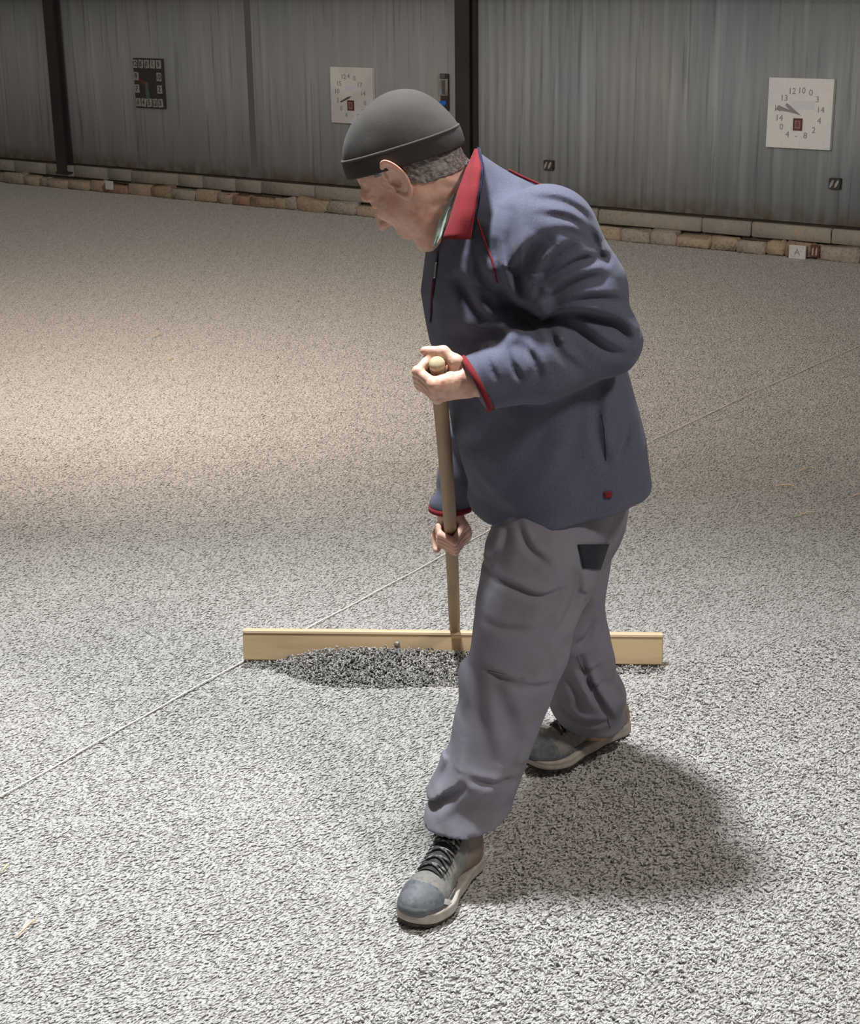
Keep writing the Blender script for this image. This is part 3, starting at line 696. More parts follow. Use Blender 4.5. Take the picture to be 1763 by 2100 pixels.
# right hand
d_ = ray(912, 1090); k_best = min(np.linspace(0, 1, 400), key=lambda t: abs((lambda p: (1050 - FPX * ((p - CAM) @ U_) / ((p - CAM) @ F_)))(base + (tip - base) * t) - 1092))
RH = base + (tip - base) * k_best
RWr = J(921, 1048, RH[1] + .03)
w_r = np.array([.10, .75, .70]); w_r -= sd * np.dot(w_r, sd); w_r /= np.linalg.norm(w_r); n_r = np.cross(sd, w_r)
if n_r[0] < 0: n_r = -n_r
MRt = np.stack([w_r, n_r, sd], 1); wr_ = RWr - RH; wrist_r = np.array([np.dot(wr_, w_r), np.dot(wr_, n_r), np.dot(wr_, sd)])
if wrist_r[0] < .045: wrist_r[0] = .045
rh_me = surface(hand_fn(tuple(wrist_r), -1, MRt.T @ np.array([.1, .05, .99])), (-.07, -.075, -.10), (.15, .075, .12), .0016, 'rh', (MRt, RH))

# skeleton
S_l = J(1120, 482, 3.13); E_l = J(1243, 702, 3.12); S_r = J(1010, 455, 3.47); E_r = J(985, 860, 3.60)
Hp_l = J(1150, 985, 3.24); Kn_l = J(1045, 1330, 3.08); An_l = J(955, 1680, 2.97)
Hp_r = J(1165, 985, 3.42); Kn_r = J(1165, 1300, 3.46); An_r = J(1218, 1490, 3.50)
def f_body(P):
    d = chain(P, [J(1150, 960, 3.33), J(1110, 760, 3.32), J(1080, 520, 3.31), J(1000, 440, 3.3)], [.13, .13, .12, .062], .05)
    for a in ([S_l, E_l, LWr], [S_r, E_r, RWr]): d = smin(d, chain(P, a, [.06, .042, .028], .02), .03)
    for a in ([Hp_l, Kn_l, An_l], [Hp_r, Kn_r, An_r]): d = smin(d, chain(P, a, [.085, .058, .042], .02), .03)
    return d
core_me = surface(f_body, (-.1, 2.75, .03), (.6, 3.75, 1.5), .012, 'core')
bm = bmesh.new()
for me_ in (head_me, lh_me, rh_me, core_me): bm.from_mesh(me_)
bme = bpy.data.meshes.new('body'); bm.to_mesh(bme); bm.free(); bme.polygons.foreach_set('use_smooth', [True] * len(bme.polygons))
part('body', bme, M['skin'])

# hat and hair
def hatshell(P): return ell(P, (-.020, 0, .040), (.119, .092, .113), 2.35)
def f_hat(P):
    rim = (P[:, 2] - (.060 + .55 * P[:, 0])) * .87
    d = hatshell(P) + .0010 * vnoise(P, 30, 8); d = smax(d, -(rim), .004); return smax(d, -(hatshell(P) + .012), .002)
def f_band(P):
    rim = (P[:, 2] - (.030 + .55 * P[:, 0])) * .87; top = (P[:, 2] - (.076 + .55 * P[:, 0])) * .87
    d = hatshell(P) - .0016 + .0008 * vnoise(P, 40, 9); d = smax(smax(d, -rim, .003), top, .004); return smax(d, -(hatshell(P) + .010), .002)
hat_me = surface(f_hat, (-.16, -.11, -.05), (.13, .11, .17), .0022, 'hat', (HM, HT))
hat = part('hat', hat_me, M['hat']); hat['label'] = 'dark grey close-fitting knitted hat'
part('hat_band', surface(f_band, (-.17, -.12, -.08), (.14, .12, .17), .0022, 'hat_band', (HM, HT)), M['hat_band'], hat)
def hatpt(an):
    lo_, hi_ = 0., .2
    for _ in range(30):
        r_ = (lo_ + hi_) / 2; x_ = -.02 + r_ * cos(an); y_ = r_ * sin(an); p_ = np.array([[x_, y_, .072 + .55 * x_]]); 
        if hatshell(p_)[0] < 0: lo_ = r_
        else: hi_ = r_
    return hw(p_[0] + np.array([.0006 * cos(an), .0006 * sin(an), 0]))
partmb('hat_seam', MB().tube([hatpt(2 * pi * k / 60) for k in range(61)], .0030, 8), M['hat'], hat)
def f_hair(P):
    d = ell(P, (-.018, 0, .040), (.107, .080, .100)); nk = cap(P, (-.035, 0, -.045), neck0, .062, .066); d = smin(d, nk, .03) - .003
    d += .0022 * vnoise(P * np.array([1, 1, .4], np.float32), 190, 11)
    lowb = np.where(P[:, 0] > -.012, .022 + .57 * P[:, 0], -.022 + .50 * P[:, 0]); d = smax(d, -(P[:, 2] - (lowb + .006 * vnoise(P, 60, 12))), .004); d = smax(d, P[:, 2] - (.05 + .55 * P[:, 0]), .003)
    return smax(d, P[:, 0] - .034 + .004 * vnoise(P, 90, 13), .004)
hair = part('hair', surface(f_hair, (-.16, -.11, -.12), (.08, .11, .08), .002, 'hair', (HM, HT)), M['hair'])
hair['label'] = 'short grey hair at the nape'
for s in (-1, 1): partmb('eyebrow', MB().tube([hw((.0975, s * .014, .030)), hw((.0985, s * .026, .034)), hw((.092, s * .042, .031))], [.0025, .003, .0015], 6), M['hair'], hair)

# ---- jacket
ZS = [.62, .70, .76, .87, 1.00, 1.08, 1.185, 1.287, 1.35, 1.40, 1.46]
CX = [.270, .272, .280, .258, .232, .202, .180, .176, .182, .200, .150]
HA = [.178, .182, .186, .198, .190, .190, .184, .166, .140, .095, .060]
HB = [.225, .226, .215, .215, .21, .21, .21, .205, .175, .11, .065]
CY = [3.31, 3.31, 3.31, 3.31, 3.31, 3.31, 3.31, 3.305, 3.30, 3.29, 3.28]
yaw = radians(14); fw = np.array([-cos(yaw), -sin(yaw), 0]); lt = np.array([sin(yaw), -cos(yaw), 0])
ARM = J(1085, 650, 3.10); CRK = J(1110, 690, 3.06)
CREASES = [  # photo points, depth of the cloth there, width, amount
 ([(945,585),(962,622),(990,652),(1034,652)],3.1,.015,.014), ([(990,608),(1010,628),(1034,640)],3.1,.010,.009), ([(1015,590),(1045,632),(1080,655),(1108,672)],3.1,.026,.030),
 ([(1048,440),(1046,520),(1060,580),(1090,625)],3.07,.012,.008), ([(1118,492),(1082,530),(1070,575),(1086,622)],3.05,.018,.017), ([(1172,508),(1132,538),(1106,580),(1100,622)],3.04,.012,.012),
 ([(1245,570),(1190,578),(1140,612),(1112,650)],3.04,.013,.011), ([(1294,712),(1270,676),(1220,655),(1165,650),(1112,676)],3.04,.014,.018), ([(1296,735),(1240,715),(1180,672),(1125,668)],3.04,.012,.010),
 ([(1128,680),(1146,722),(1190,762)],3.02,.011,.009), ([(1072,708),(1094,735),(1104,765)],3.02,.009,.008), ([(1040,722),(1050,748),(1066,772)],3.02,.008,.007), ([(1000,732),(1006,752),(1018,775)],3.02,.007,.005),
 ([(1085,408),(1150,414),(1200,446),(1226,505)],3.08,.009,.006), ([(1110,440),(1165,448),(1212,485),(1244,540)],3.06,.009,.007), ([(1140,470),(1195,488),(1245,545)],3.05,.009,.006), ([(1256,540),(1195,536),(1140,562),(1108,600)],3.04,.010,.008),
 ([(1278,622),(1215,612),(1150,628),(1110,655)],3.04,.010,.008), ([(975,520),(985,560),(1010,605)],3.08,.010,.005), ([(1015,500),(1020,545),(1038,600)],3.08,.009,.006),
 ([(1232,780),(1222,872),(1241,950)],3.13,.012,.006), ([(1130,850),(1090,940),(1010,1045)],3.08,.024,.004), ([(1010,850),(985,910),(945,955)],3.14,.022,.008), ([(1292,872),(1278,905),(1262,925)],3.18,.009,.008), ([(1190,840),(1160,960),(1090,1062)],3.08,.02,.003),
 ([(1085,700),(1020,690),(940,705)],3.1,.02,.008)]
PCREASES = [([(1000,1203),(1050,1212),(1110,1226),(1160,1216)],3.02,.009,.008), ([(1065,1100),(1085,1140),(1128,1172)],3.02,.010,.007), ([(1050,1115),(1035,1160),(1005,1195)],3.02,.012,.009), ([(1185,1170),(1178,1230),(1135,1290)],3.05,.014,.010),
 ([(990,1290),(1045,1292),(1100,1290)],3.0,.011,.005), ([(985,1368),(1050,1384),(1130,1402)],3.0,.009,.006), ([(1010,1400),(1040,1470),(1072,1550)],2.95,.022,.007), ([(975,1395),(985,1470),(1010,1570)],2.93,.018,.007),
 ([(880,1692),(905,1672),(950,1628)],2.88,.010,.014), ([(960,1604),(1010,1610),(1060,1616)],2.9,.009,.007), ([(935,1540),(925,1600),(900,1660)],2.88,.012,.007), ([(1060,1540),(1040,1610),(990,1680)],2.9,.016,.007)]
RCREASES = [([(1188,1338),(1205,1390),(1232,1440),(1254,1478)],3.40,.010,.012), ([(1150,1440),(1185,1468),(1245,1474)],3.42,.010,.009), ([(1215,1275),(1200,1300),(1180,1312)],3.4,.012,.010), ([(1180,1360),(1205,1368),(1228,1362)],3.4,.008,.006), ([(1160,1380),(1185,1420),(1190,1450)],3.4,.012,.008), ([(1200,1390),(1215,1400),(1240,1396)],3.4,.008,.006)]
def smooth_line(p, m=5):
    p = [np.array(q, float) for q in p]; p = [2 * p[0] - p[1]] + p + [2 * p[-1] - p[-2]]; out = []
    for i in range(1, len(p) - 2):
        for k in range(m):
            t = k / m; a, b, c, d = p[i-1:i+3]; out.append(.5 * (2 * b + (c - a) * t + (2 * a - 5 * b + 4 * c - d) * t * t + (3 * b - 3 * c + d - a) * t ** 3))
    out.append(p[-2]); return out
def prep(lst): return [([J(x, y, d)[[0, 2]].astype(np.float32) for x, y in smooth_line(p)], w_, a) for p, d, w_, a in lst]
CR3 = prep(CREASES)
def creases(P, lst, yfar=3.33):
    """cloth folds: a narrow valley with a fuller roll on its upper side, fading out at both ends"""
    Q = P[:, [0, 2]]; out = np.zeros(len(P), np.float32)
    for p, w_, am in lst:
        A_ = np.array(p); lo = A_.min(0) - 4 * w_; hi = A_.max(0) + 4 * w_
        ix = np.flatnonzero((Q[:, 0] > lo[0]) & (Q[:, 0] < hi[0]) & (Q[:, 1] > lo[1]) & (Q[:, 1] < hi[1]) & (P[:, 1] < yfar))
        if not len(ix): continue
        q = Q[ix]; best = np.full(len(q), 9., np.float32); sg = np.zeros(len(q), np.float32); u_ = np.zeros(len(q), np.float32); n = len(p) - 1
        for i in range(n):
            ab = p[i+1] - p[i]; v = q - p[i]; t = np.clip(v @ ab / (ab @ ab), 0, 1); r = v - t[:, None] * ab; k = np.sqrt((r ** 2).sum(1))
            up_ = r[:, 1] + .25 * r[:, 0]; m_ = k < best; best = np.where(m_, k, best); sg = np.where(m_, up_, sg); u_ = np.where(m_, (i + t) / n, u_)
        s_ = best / w_ * np.where(sg > 0, 1, -1); taper = np.sqrt(np.clip(np.sin(pi * np.clip(u_, .02, .98)), 0, 1))
        prof = np.exp(-(s_ / .75) ** 2) - .75 * np.exp(-((s_ - 1.5) / .85) ** 2) - .22 * np.exp(-((s_ + 1.7) / .9) ** 2)
        out[ix] += am * taper * prof
    return out * np.clip((yfar - P[:, 1]) / .08, 0, 1)
def folds(P):
    v = P - ARM.astype(np.float32); r = np.sqrt((v * v).sum(1)) + 1e-5; th = np.arctan2(v[:, 2], v[:, 0]); nz = vnoise(P, 7, 20)
    a = np.sin(8 * th + 2.2 * nz + .5) * .6 + .4 * np.sin(15 * th + 3 * nz)
    gg = np.exp(-(r / .17) ** 2) * np.clip(r / .05, 0, 1)
    return .0035 * a * gg
def f_torso(P):
    z = P[:, 2]; cx = np.interp(z, ZS, CX); ha = np.interp(z, ZS, HA); hb = np.interp(z, ZS, HB); cy = np.interp(z, ZS, CY)
    x = (P[:, 0] - cx) * fw[0] + (P[:, 1] - cy) * fw[1]; y = (P[:, 0] - cx) * lt[0] + (P[:, 1] - cy) * lt[1]
    q = ((np.abs(x) / ha) ** 2.3 + (np.abs(y) / hb) ** 2.3) ** (1 / 2.3)
    return smax((q - 1) * np.minimum(ha, hb) * .8, z - 1.395, .03)
hemN = np.array([.15, .05, -1.0]); hemN /= np.linalg.norm(hemN); hemP = J(1100, 1082, 3.12)
CO0 = J(1045, 470, 3.30); CO1 = J(925, 370, 3.27)
def f_jacket(P):
    P = P.astype(np.float32)
    t = f_torso(P); t = smax(t, (P - hemP.astype(np.float32)) @ hemN.astype(np.float32), .005)
    t = smin(t, cap(P, S_l, J(1120, 520, 3.16), .092, .10), .06); t = smin(t, cap(P, S_r, J(1040, 520, 3.44), .075, .09), .06)
    col = smax(cap(P, CO0, CO1, .092, .078), (P - J(972, 325, 3.27).astype(np.float32)) @ np.array([-.915, 0, .40], np.float32), .006)
    t = smin(t, col, .05)
    # soft wide folds on the torso
    t += .0045 * vnoise(P * np.array([1, 1, .45], np.float32), 9, 21) + .0035 * vnoise(P, (16, 16, 7), 22)
    for a, b in ((J(1085, 720, 3.1), J(960, 690, 3.12)), (J(1180, 830, 3.1), J(1100, 1060, 3.12)), (J(1250, 820, 3.15), J(1235, 980, 3.15)), (J(930, 940, 3.2), J(1060, 1040, 3.12)), (J(1150, 900, 3.1), J(990, 1010, 3.14))):
        t = smin(t, cap(P, a, b, .004, .004) + .002, .035) if False else t - .004 * np.exp(-(cap(P, a, b, 0, 0) / .022) ** 2)
    # near arm
    up = chain(P, [S_l, S_l * .5 + E_l * .5 + np.array([.012, 0, 0]), E_l], [.088, .080, .066], .03)
    fa0 = J(1105, 745, 3.075); fo = chain(P, [E_l, fa0, LWr], [.066, .072, .055], .03)
    cutn = (LWr - fa0) / np.linalg.norm(LWr - fa0); cutn = cutn + np.array([0, 0, -.22]); cutn /= np.linalg.norm(cutn)
    tt = (P - E_l.astype(np.float32)) @ ((LWr - E_l) / np.linalg.norm(LWr - E_l)).astype(np.float32)
    nz = vnoise(P, 12, 23)
    fo += .002 * np.sin(52 * tt + 3.0 * nz + 30 * (P[:, 2] - 1.05)) * np.clip((P[:, 2] - .98) * 9, 0, 1) + .003 * vnoise(P, 22, 24)
    fo = smax(fo, (P - (LWr + np.array([-.006, 0, 0])).astype(np.float32)) @ cutn.astype(np.float32), .004)
    tu = (P - S_l.astype(np.float32)) @ ((E_l - S_l) / np.linalg.norm(E_l - S_l)).astype(np.float32)
    ax_ = (P[:, 0] - .28) * .8
    up += .002 * np.sin(42 * (tu - .5 * ax_) + 2.5 * nz) * np.clip((tu - .04) * 8, 0, 1) * np.exp(-((tu - .22) / .14) ** 2)
    arm = smin(up, fo, .018)
    d = smin(t, arm, .022)
    d += folds(P) + creases(P, CR3)
    # far arm
    ra = chain(P, [S_r, E_r, RWr + np.array([0, 0, .006])], [.082, .062, .046], .03) + .004 * np.sin(60 * P[:, 2] + 3 * nz) + .002 * nz
    ra = smax(ra, RWr[2] + .004 - P[:, 2], .004)
    d = smin(d, ra, .02)
    # room for the neck
    d = smax(d, -cap(P, J(955, 415, 3.27), J(880, 300, 3.25), .064, .075), .006)
    return d
jk_me = surface(f_jacket, (-.12, 2.88, .55), (.62, 3.78, 1.52), .0048, 'jacket')
jt = bvh(jk_me)
jacket = part('jacket', jk_me, M['fleece']); jacket['label'] = 'navy blue fleece jacket with red trim'
def ring(c, n_, ra, off, m, name, parent, flat=1., rr=.0035, tree=None, width=.012):
    """cuff tape hugging the sleeve end"""
    n_ = np.array(n_) / np.linalg.norm(n_); a = np.cross(n_, [0, 1, 0]); a /= np.linalg.norm(a); b = np.cross(n_, a); V = []; Fc = []; K = 48
    for k in range(K):
        d = cos(2 * pi * k / K) * a + sin(2 * pi * k / K) * b
        for (u0, o) in ((0, 0), (0, .0035), (width, .0035), (width, 0)):
            q0 = c - n_ * (width * .6) ; h = tree.ray_cast(Vector(q0 + d * .16), Vector(-d), .16)
            r = (np.linalg.norm(np.array(h[0]) - q0) if h[0] is not None else ra)
            r = min(max(r, ra * .8), ra * 1.13)
            V.append(c - n_ * u0 + d * (r + o - (.004 if o == 0 else 0)))
    for k in range(K):
        for j in range(4): Fc.append((k * 4 + j, k * 4 + (j + 1) % 4, ((k + 1) % K) * 4 + (j + 1) % 4, ((k + 1) % K) * 4 + j))
    return part(name, mesh_from(name, V, Fc), m, parent)
fa0 = J(1105, 745, 3.075); cutn = (LWr - fa0) / np.linalg.norm(LWr - fa0) + np.array([0, 0, -.22]); cutn /= np.linalg.norm(cutn)
cf = ring(LWr + np.array([-.006, 0, 0]), cutn, .055, 0, M['fleece_red'], 'cuff', jacket, tree=jt); cf['label'] = 'red cuff tape'
cf = ring(RWr + np.array([0, 0, .003]), (0, 0, -1), .045, 0, M['fleece_red'], 'cuff', jacket, tree=jt); cf['label'] = 'red cuff tape'
def seam(pts, r, m, name, y=3.3, off=.002, near=False):
    P3 = [onto(jt, px, py, y, off) for px, py in pts]
    if near:
        P3 = []
        for px, py in pts: h = jt.find_nearest(Vector(J(px, py, y))); P3.append(np.array(h[0] + h[1] * off))
    Q = []
    for i in range(len(P3) - 1):
        for k in range(4): Q.append(P3[i] + (P3[i+1] - P3[i]) * k / 4)
    Q.append(P3[-1]); return partmb(name, MB().tube(Q, r, 6), m, jacket)
p_ = seam([(977, 442), (984, 462), (991, 484), (999, 506), (1007, 530), (1013, 552), (1019, 578)], .0022, M['fleece_red'], 'piping'); p_['label'] = 'red piping'
p_ = seam([(1040, 354), (1060, 355), (1085, 359), (1108, 367), (1130, 379), (1150, 392), (1168, 406)], .003, M['fleece_red'], 'piping', 3.29, .003, True); p_['label'] = 'red piping'
seam([(899, 515), (897, 545), (893, 575), (889, 605), (886, 640), (884, 660)], .0022, M['fleece_navy'], 'zip')
p_ = seam([(891, 572), (888, 600), (885, 640)], .003, M['fleece_red'], 'zip_tape', off=.002); p_['label'] = 'red strip beside the zip'
seam([(897, 538), (895, 556), (894, 570)], .0032, M['metal'], 'zip_pull', off=.003)
V, Fc = patch(jt, [(1237, 1008), (1254, 1008), (1252, 1021), (1238, 1021)], 3, 3, .003, .003); p_ = part('hem_tab', mesh_from('hem_tab', V, Fc), M['fleece_red'], jacket); p_['label'] = 'small red tab'
seam([(1233, 850), (1238, 880), (1240, 910), (1242, 945)], .0012, M['fleece_navy'], 'pocket_seam', off=0)
# collar leaf with red lining, turned out; undershirt collar
def leaf(Lp, Rp, m, name, bulge, thick, parent, nn=6):
    V = []; Fc = []; n_ = len(Lp); 
    def cr(Pp, t):
        Pp = [np.array(p) for p in Pp]; x = t * (len(Pp) - 1); i = min(int(x), len(Pp) - 2); return Pp[i] + (Pp[i+1] - Pp[i]) * (x - i)
    mm = 16
    for sgn in (0, 1):
        for j in range(mm + 1):
            a = cr(Lp, j / mm); b = cr(Rp, j / mm)
            for i in range(nn + 1):
                p = a + (b - a) * i / nn; p = J(p[0], p[1], p[2] - bulge * sin(pi * i / nn) + sgn * thick + .004 * sin(i * 1.6 + j * .45)); V.append(p)
    w_ = nn + 1; o_ = (mm + 1) * w_
    for j in range(mm):
        for i in range(nn):
            q = j * w_ + i; Fc.append((q, q + 1, q + w_ + 1, q + w_)); Fc.append((o_ + q, o_ + q + w_, o_ + q + w_ + 1, o_ + q + 1))
    bd = [i for i in range(w_)] + [j * w_ + nn for j in range(1, mm + 1)] + [mm * w_ + i for i in range(nn - 1, -1, -1)] + [j * w_ for j in range(mm - 1, 0, -1)]
    for i in range(len(bd)): a, b = bd[i], bd[(i + 1) % len(bd)]; Fc.append((b, a, o_ + a, o_ + b))
    return part(name, mesh_from(name, V, Fc), m, parent)
lf = leaf([(906, 491, 3.10), (924, 440, 3.12), (938, 392, 3.15), (955, 345, 3.19), (973, 305, 3.25)], [(966, 491, 3.085), (974, 440, 3.09), (982, 392, 3.11), (988, 345, 3.15), (984, 304, 3.23)], M['fleece_red'], 'collar_lining', .012, .006, jacket); lf['label'] = 'red collar lining'
leaf([(966, 493, 3.087), (974, 440, 3.092), (982, 392, 3.112), (987, 345, 3.152), (978, 301, 3.23)], [(971, 489, 3.092), (979, 440, 3.096), (987, 392, 3.117), (993, 345, 3.157), (985, 303, 3.235)], M['fleece_navy'], 'collar_edge', .004, .012, jacket)
sh = leaf([(885, 504, 3.15), (892, 480, 3.15), (899, 455, 3.16), (912, 425, 3.17), (928, 395, 3.19)], [(893, 506, 3.13), (905, 485, 3.13), (915, 455, 3.14), (926, 425, 3.155), (936, 398, 3.18)], M['shirt'], 'shirt_collar', .004, .008, man); sh['label'] = 'pale green shirt collar'

# ---- trousers
PC3 = prep(PCREASES); RC3 = prep(RCREASES)
def f_pants(P):
    P = P.astype(np.float32)
    d = chain(P, [J(1150, 990, 3.26), J(1160, 990, 3.38)], [.128, .130], .05)
    d = smin(d, cap(P, J(1130, 1120, 3.27), J(1165, 1060, 3.36), .122, .130), .05)
    left = chain(P, [Hp_l, J(1105, 1170, 3.16), J(1072, 1290, 3.09), J(1040, 1400, 3.05), J(1010, 1500, 3.01), J(980, 1600, 2.985), J(950, 1700, 2.965)], [.112, .112, .098, .089, .075, .077, .083], .04)
    right = chain(P, [Hp_r, J(1150, 1150, 3.45), J(1160, 1290, 3.46), J(1188, 1365, 3.46), J(1205, 1430, 3.47), J(1222, 1500, 3.49)], [.12, .105, .088, .082, .080, .072], .03)
    nz = vnoise(P, 9, 31)
    left += .0055 * np.sin(38 * P[:, 2] + 3.5 * nz + 8 * P[:, 0]) * np.exp(-((P[:, 2] - .50) / .12) ** 2) + .006 * np.sin(34 * P[:, 2] + 14 * P[:, 0] + 3 * nz) * np.exp(-((P[:, 2] - .18) / .10) ** 2)
    left += creases(P, PC3, 3.3)
    right += .006 * np.sin(52 * P[:, 2] - 16 * P[:, 0] + 3 * nz) * np.exp(-((P[:, 2] - .22) / .14) ** 2)
    right += creases(P, RC3, 3.6)
    # ends of the legs
    left = smax(left, (P - J(950, 1668, 2.97).astype(np.float32)) @ np.array([.16, .12, -1.], np.float32), .003)
    right = smax(right, (P - J(1225, 1474, 3.49).astype(np.float32)) @ np.array([-.10, .2, -1.], np.float32), .003)
    d = smin(d, left, .03); d = smin(d, right, .018)
    d += .0022 * nz + .0015 * vnoise(P, 24, 32)
    return d
pt_me = surface(f_pants, (-.1, 2.78, .04), (.62, 3.70, .95), .0048, 'trousers'); ptree = bvh(pt_me)
trousers = part('trousers', pt_me, M['pants']); trousers['label'] = 'loose grey work trousers'
V, Fc = patch(ptree, [(1183, 1117), (1246, 1115), (1228, 1168), (1194, 1165)], 8, 8, .004, .004); p_ = part('back_pocket', mesh_from('back_pocket', V, Fc), M['pocket'], trousers); p_['label'] = 'black pocket flap'
def pseam(pts, r, m, name, off=.0):
    P3 = [onto(ptree, px, py, 3.2, off) for px, py in pts]; Q = []
    for i in range(len(P3) - 1):
        for k in range(4): Q.append(P3[i] + (P3[i+1] - P3[i]) * k / 4)
    Q.append(P3[-1]); return partmb(name, MB().tube(Q, r, 6), m, trousers)
pseam([(1000, 1377), (1035, 1384), (1070, 1391), (1105, 1398)], .001, M['pants'], 'knee_seam', .0008)
pseam([(1185, 1345), (1200, 1380), (1215, 1410), (1232, 1440), (1246, 1470), (1250, 1492)], .0012, M['pants'], 'leg_seam', .001)

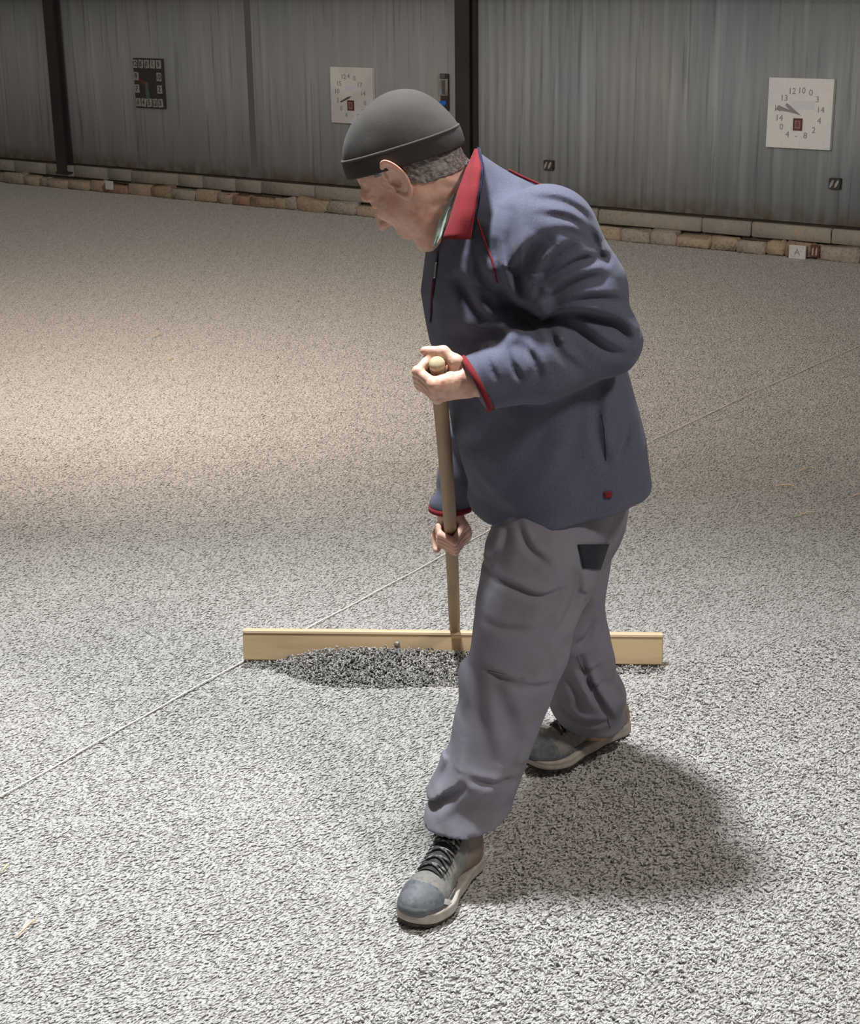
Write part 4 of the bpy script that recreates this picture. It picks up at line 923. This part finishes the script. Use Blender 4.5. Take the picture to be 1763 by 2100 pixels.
# ---- shoes
def shoe(toe, heel, lift, label, up_tilt):
    toe = np.array(toe); heel = np.array(heel); x_ = toe - heel; x_[2] = 0; x_ /= np.linalg.norm(x_); y_ = np.array([-x_[1], x_[0], 0]); z_ = np.array([0, 0, 1.])
    Lh = .305
    c, s = cos(lift), sin(lift); xr = x_ * c - z_ * s; zr = x_ * s + z_ * c
    MS = np.stack([xr, y_, zr], 1); O = toe - x_ * Lh; O[2] = .004
    O = np.array([toe[0], toe[1], .004]) - MS @ np.array([Lh, 0, 0.0])
    def bendz(P):
        Q = P.copy()
        if lift > 0: t = np.clip((P[:, 0] - .20) / .105, 0, 1); Q[:, 2] = P[:, 2] - (-.5 * s * .105) * 0 - (t * (P[:, 0] - .20)) * s * .9
        Q[:, 2] = Q[:, 2] - .012 * np.clip((P[:, 0] - .24) / .065, 0, 1) ** 2
        return Q
    def outline(P, g_):
        q = P[:, :2]; d = None
        for (a, b, ra, rb) in (((.042, 0), (.14, -.002), .036, .036), ((.14, -.002), (.215, .002), .036, .047), ((.215, .002), (.252, .0), .047, .045)):
            a = np.array(a, np.float32); b = np.array(b, np.float32); ab = b - a; v = q - a; t = np.clip(v @ ab / (ab @ ab), 0, 1); k = np.sqrt(((v - t[:, None] * ab) ** 2).sum(1)) - (ra + (rb - ra) * t); d = k if d is None else smin(d, k, .03)
        return d - g_
    def f_sole(P):
        P = bendz(P); d = smax(outline(P, .003), np.abs(P[:, 2] - .021) - .0125 - .004 * np.clip((.1 - P[:, 0]) / .1, 0, 1), .006); return d + .0012 * (np.abs(P[:, 2] - .022) < .0012)
    def f_out(P):
        P = bendz(P); d = smax(outline(P, .000), np.abs(P[:, 2] - .005) - .005, .002); return d + .002 * (np.sin(P[:, 0] * 420) > .3) * (P[:, 2] < .004)
    def core_(P):
        d = ell(P, (.235, 0, .034), (.066, .046, .040)); d = smin(d, cap(P, (.215, 0, .045), (.105, 0, .082), .036, .043, ((0, 1, 0), .98)), .03)
        d = smin(d, ell(P, (.055, 0, .055), (.052, .037, .065)), .03); d = smin(d, cap(P, (.075, 0, .08), (.072, 0, .125), .040, .040), .02)
        return d
    def f_up(P):
        P = bendz(P); d = core_(P); d = smax(d, -(P[:, 2] - .022), .004); d = smax(d, P[:, 2] - .128, .006)
        d += .0010 * vnoise(P, 60, 41) + .0012 * np.exp(-((P[:, 0] - .218 + .3 * np.abs(P[:, 1])) / .0025) ** 2)
        for k in range(3): d += .0014 * np.exp(-((P[:, 0] - .195 - .011 * k + .5 * np.abs(P[:, 1])) / .0022) ** 2)
        return d
    def f_toe(P):
        P = bendz(P); d = core_(P) - .0022 + .0008 * vnoise(P, 70, 42); d = smax(d, -(P[:, 2] - .024), .003); d = smax(d, -(P[:, 0] - .243 + .25 * np.abs(P[:, 1])), .002)
        lo = smax(core_(P) - .0022, P[:, 2] - .043 + .0 * P[:, 0], .002); lo = smax(lo, -(P[:, 2] - .024), .003); lo = smax(lo, -(P[:, 0] - .15), .002)
        return smin(smax(d, -(core_(P) + .003), .002), smax(lo, -(core_(P) + .003), .002), .002)
    def f_tan(P):
        P = bendz(P); d = core_(P) - .0016 + .0008 * vnoise(P, 50, 43); d = smax(d, -(P[:, 2] - .028), .003); d = smax(d, P[:, 0] - .135 + .35 * (P[:, 2] - .03), .002); d = smax(d, P[:, 2] - .122, .004)
        return smax(d, -(core_(P) + .003), .002)
    lo, hi = (-.03, -.07, -.02), (.34, .07, .16)
    up = surface(f_up, lo, hi, .0026, 'shoe', (MS, O)); tree = bvh(up)
    so = part('shoe', up, M['upper']); so['label'] = label
    part('midsole', surface(f_sole, lo, hi, .0026, 'midsole', (MS, O)), M['sole'], so); part('outsole', surface(f_out, lo, hi, .0026, 'outsole', (MS, O)), M['outsole'], so)
    part('toe_cap', surface(f_toe, lo, hi, .0022, 'toe_cap', (MS, O)), M['toe'], so); part('quarter', surface(f_tan, lo, hi, .0026, 'quarter', (MS, O)), M['upper_tan'], so)
    def drop(x, y, off):
        o_ = MS @ np.array([x, y, .25]) + O; h = tree.ray_cast(Vector(o_), Vector(-MS[:, 2])); p = np.array(h[0]) if h[0] is not None else MS @ np.array([x, y, .06]) + O
        return p + MS[:, 2] * off
    V = []; Fc = []
    for i in range(11):
        for j in range(7): V.append(drop(.095 + .0115 * i, (-.027 + .009 * j), .0022 + .002 * cos((j - 3) / 3 * 1.4)))
    for i in range(10):
        for j in range(6): a = i * 7 + j; Fc.append((a, a + 1, a + 8, a + 7))
    part('tongue', mesh_from('tongue', V, Fc), M['tongue'], so)
    for k in range(5):
        x0 = .122 + .019 * k
        for sg in (-1, 1):
            P3 = [drop(x0 + sg * .006 * t, -.030 + .06 * (t * .5 + .5), .005 + .003 * (1 - t * t)) for t in np.linspace(-1, 1, 9)]
            partmb('lace', MB().tube(P3, .0026, 6), M['lace'], so)
    for sg in (-1, 1):   # bow loops
        c0 = drop(.118, 0, .010); loop = [c0 + MS @ np.array([.002 + .012 * sin(t), sg * (.004 + .016 * (1 - cos(t))), .006 * sin(t) - .002 * (1 - cos(t))]) for t in np.linspace(0, 2 * pi * .95, 14)]
        partmb('lace', MB().tube(loop, .0024, 6), M['lace'], so)
        end = [c0 + MS @ np.array([.004 + .03 * t, sg * (.006 + .020 * t), .002 - .012 * t * t]) for t in np.linspace(0, 1, 7)]; partmb('lace', MB().tube(end, .0022, 6), M['lace'], so)
    return so, tree, MS, O
toeF = G(848, 1908); toeF = toeF + np.array([-.012, -.012, 0]); heelF = G(990, 1752)
so, st, MS1, O1 = shoe(toeF, heelF, 0.0, 'front grey dusty work shoe with white midsole', 0)
V, Fc = patch(st, [(908, 1842), (921, 1845), (917, 1855), (906, 1853)], 2, 2, .005, .003); p_ = part('logo', mesh_from('logo', V, Fc, False), M['white'], so); p_['label'] = 'small white mark'
toeR = G(1078, 1592); heelR = G(1292, 1530)
shoe(toeR, heelR, radians(9), 'rear grey dusty work shoe, heel lifting', 0)
tag(man, 'man in dark knitted hat, navy fleece and grey trousers bending over his rake', 'person')
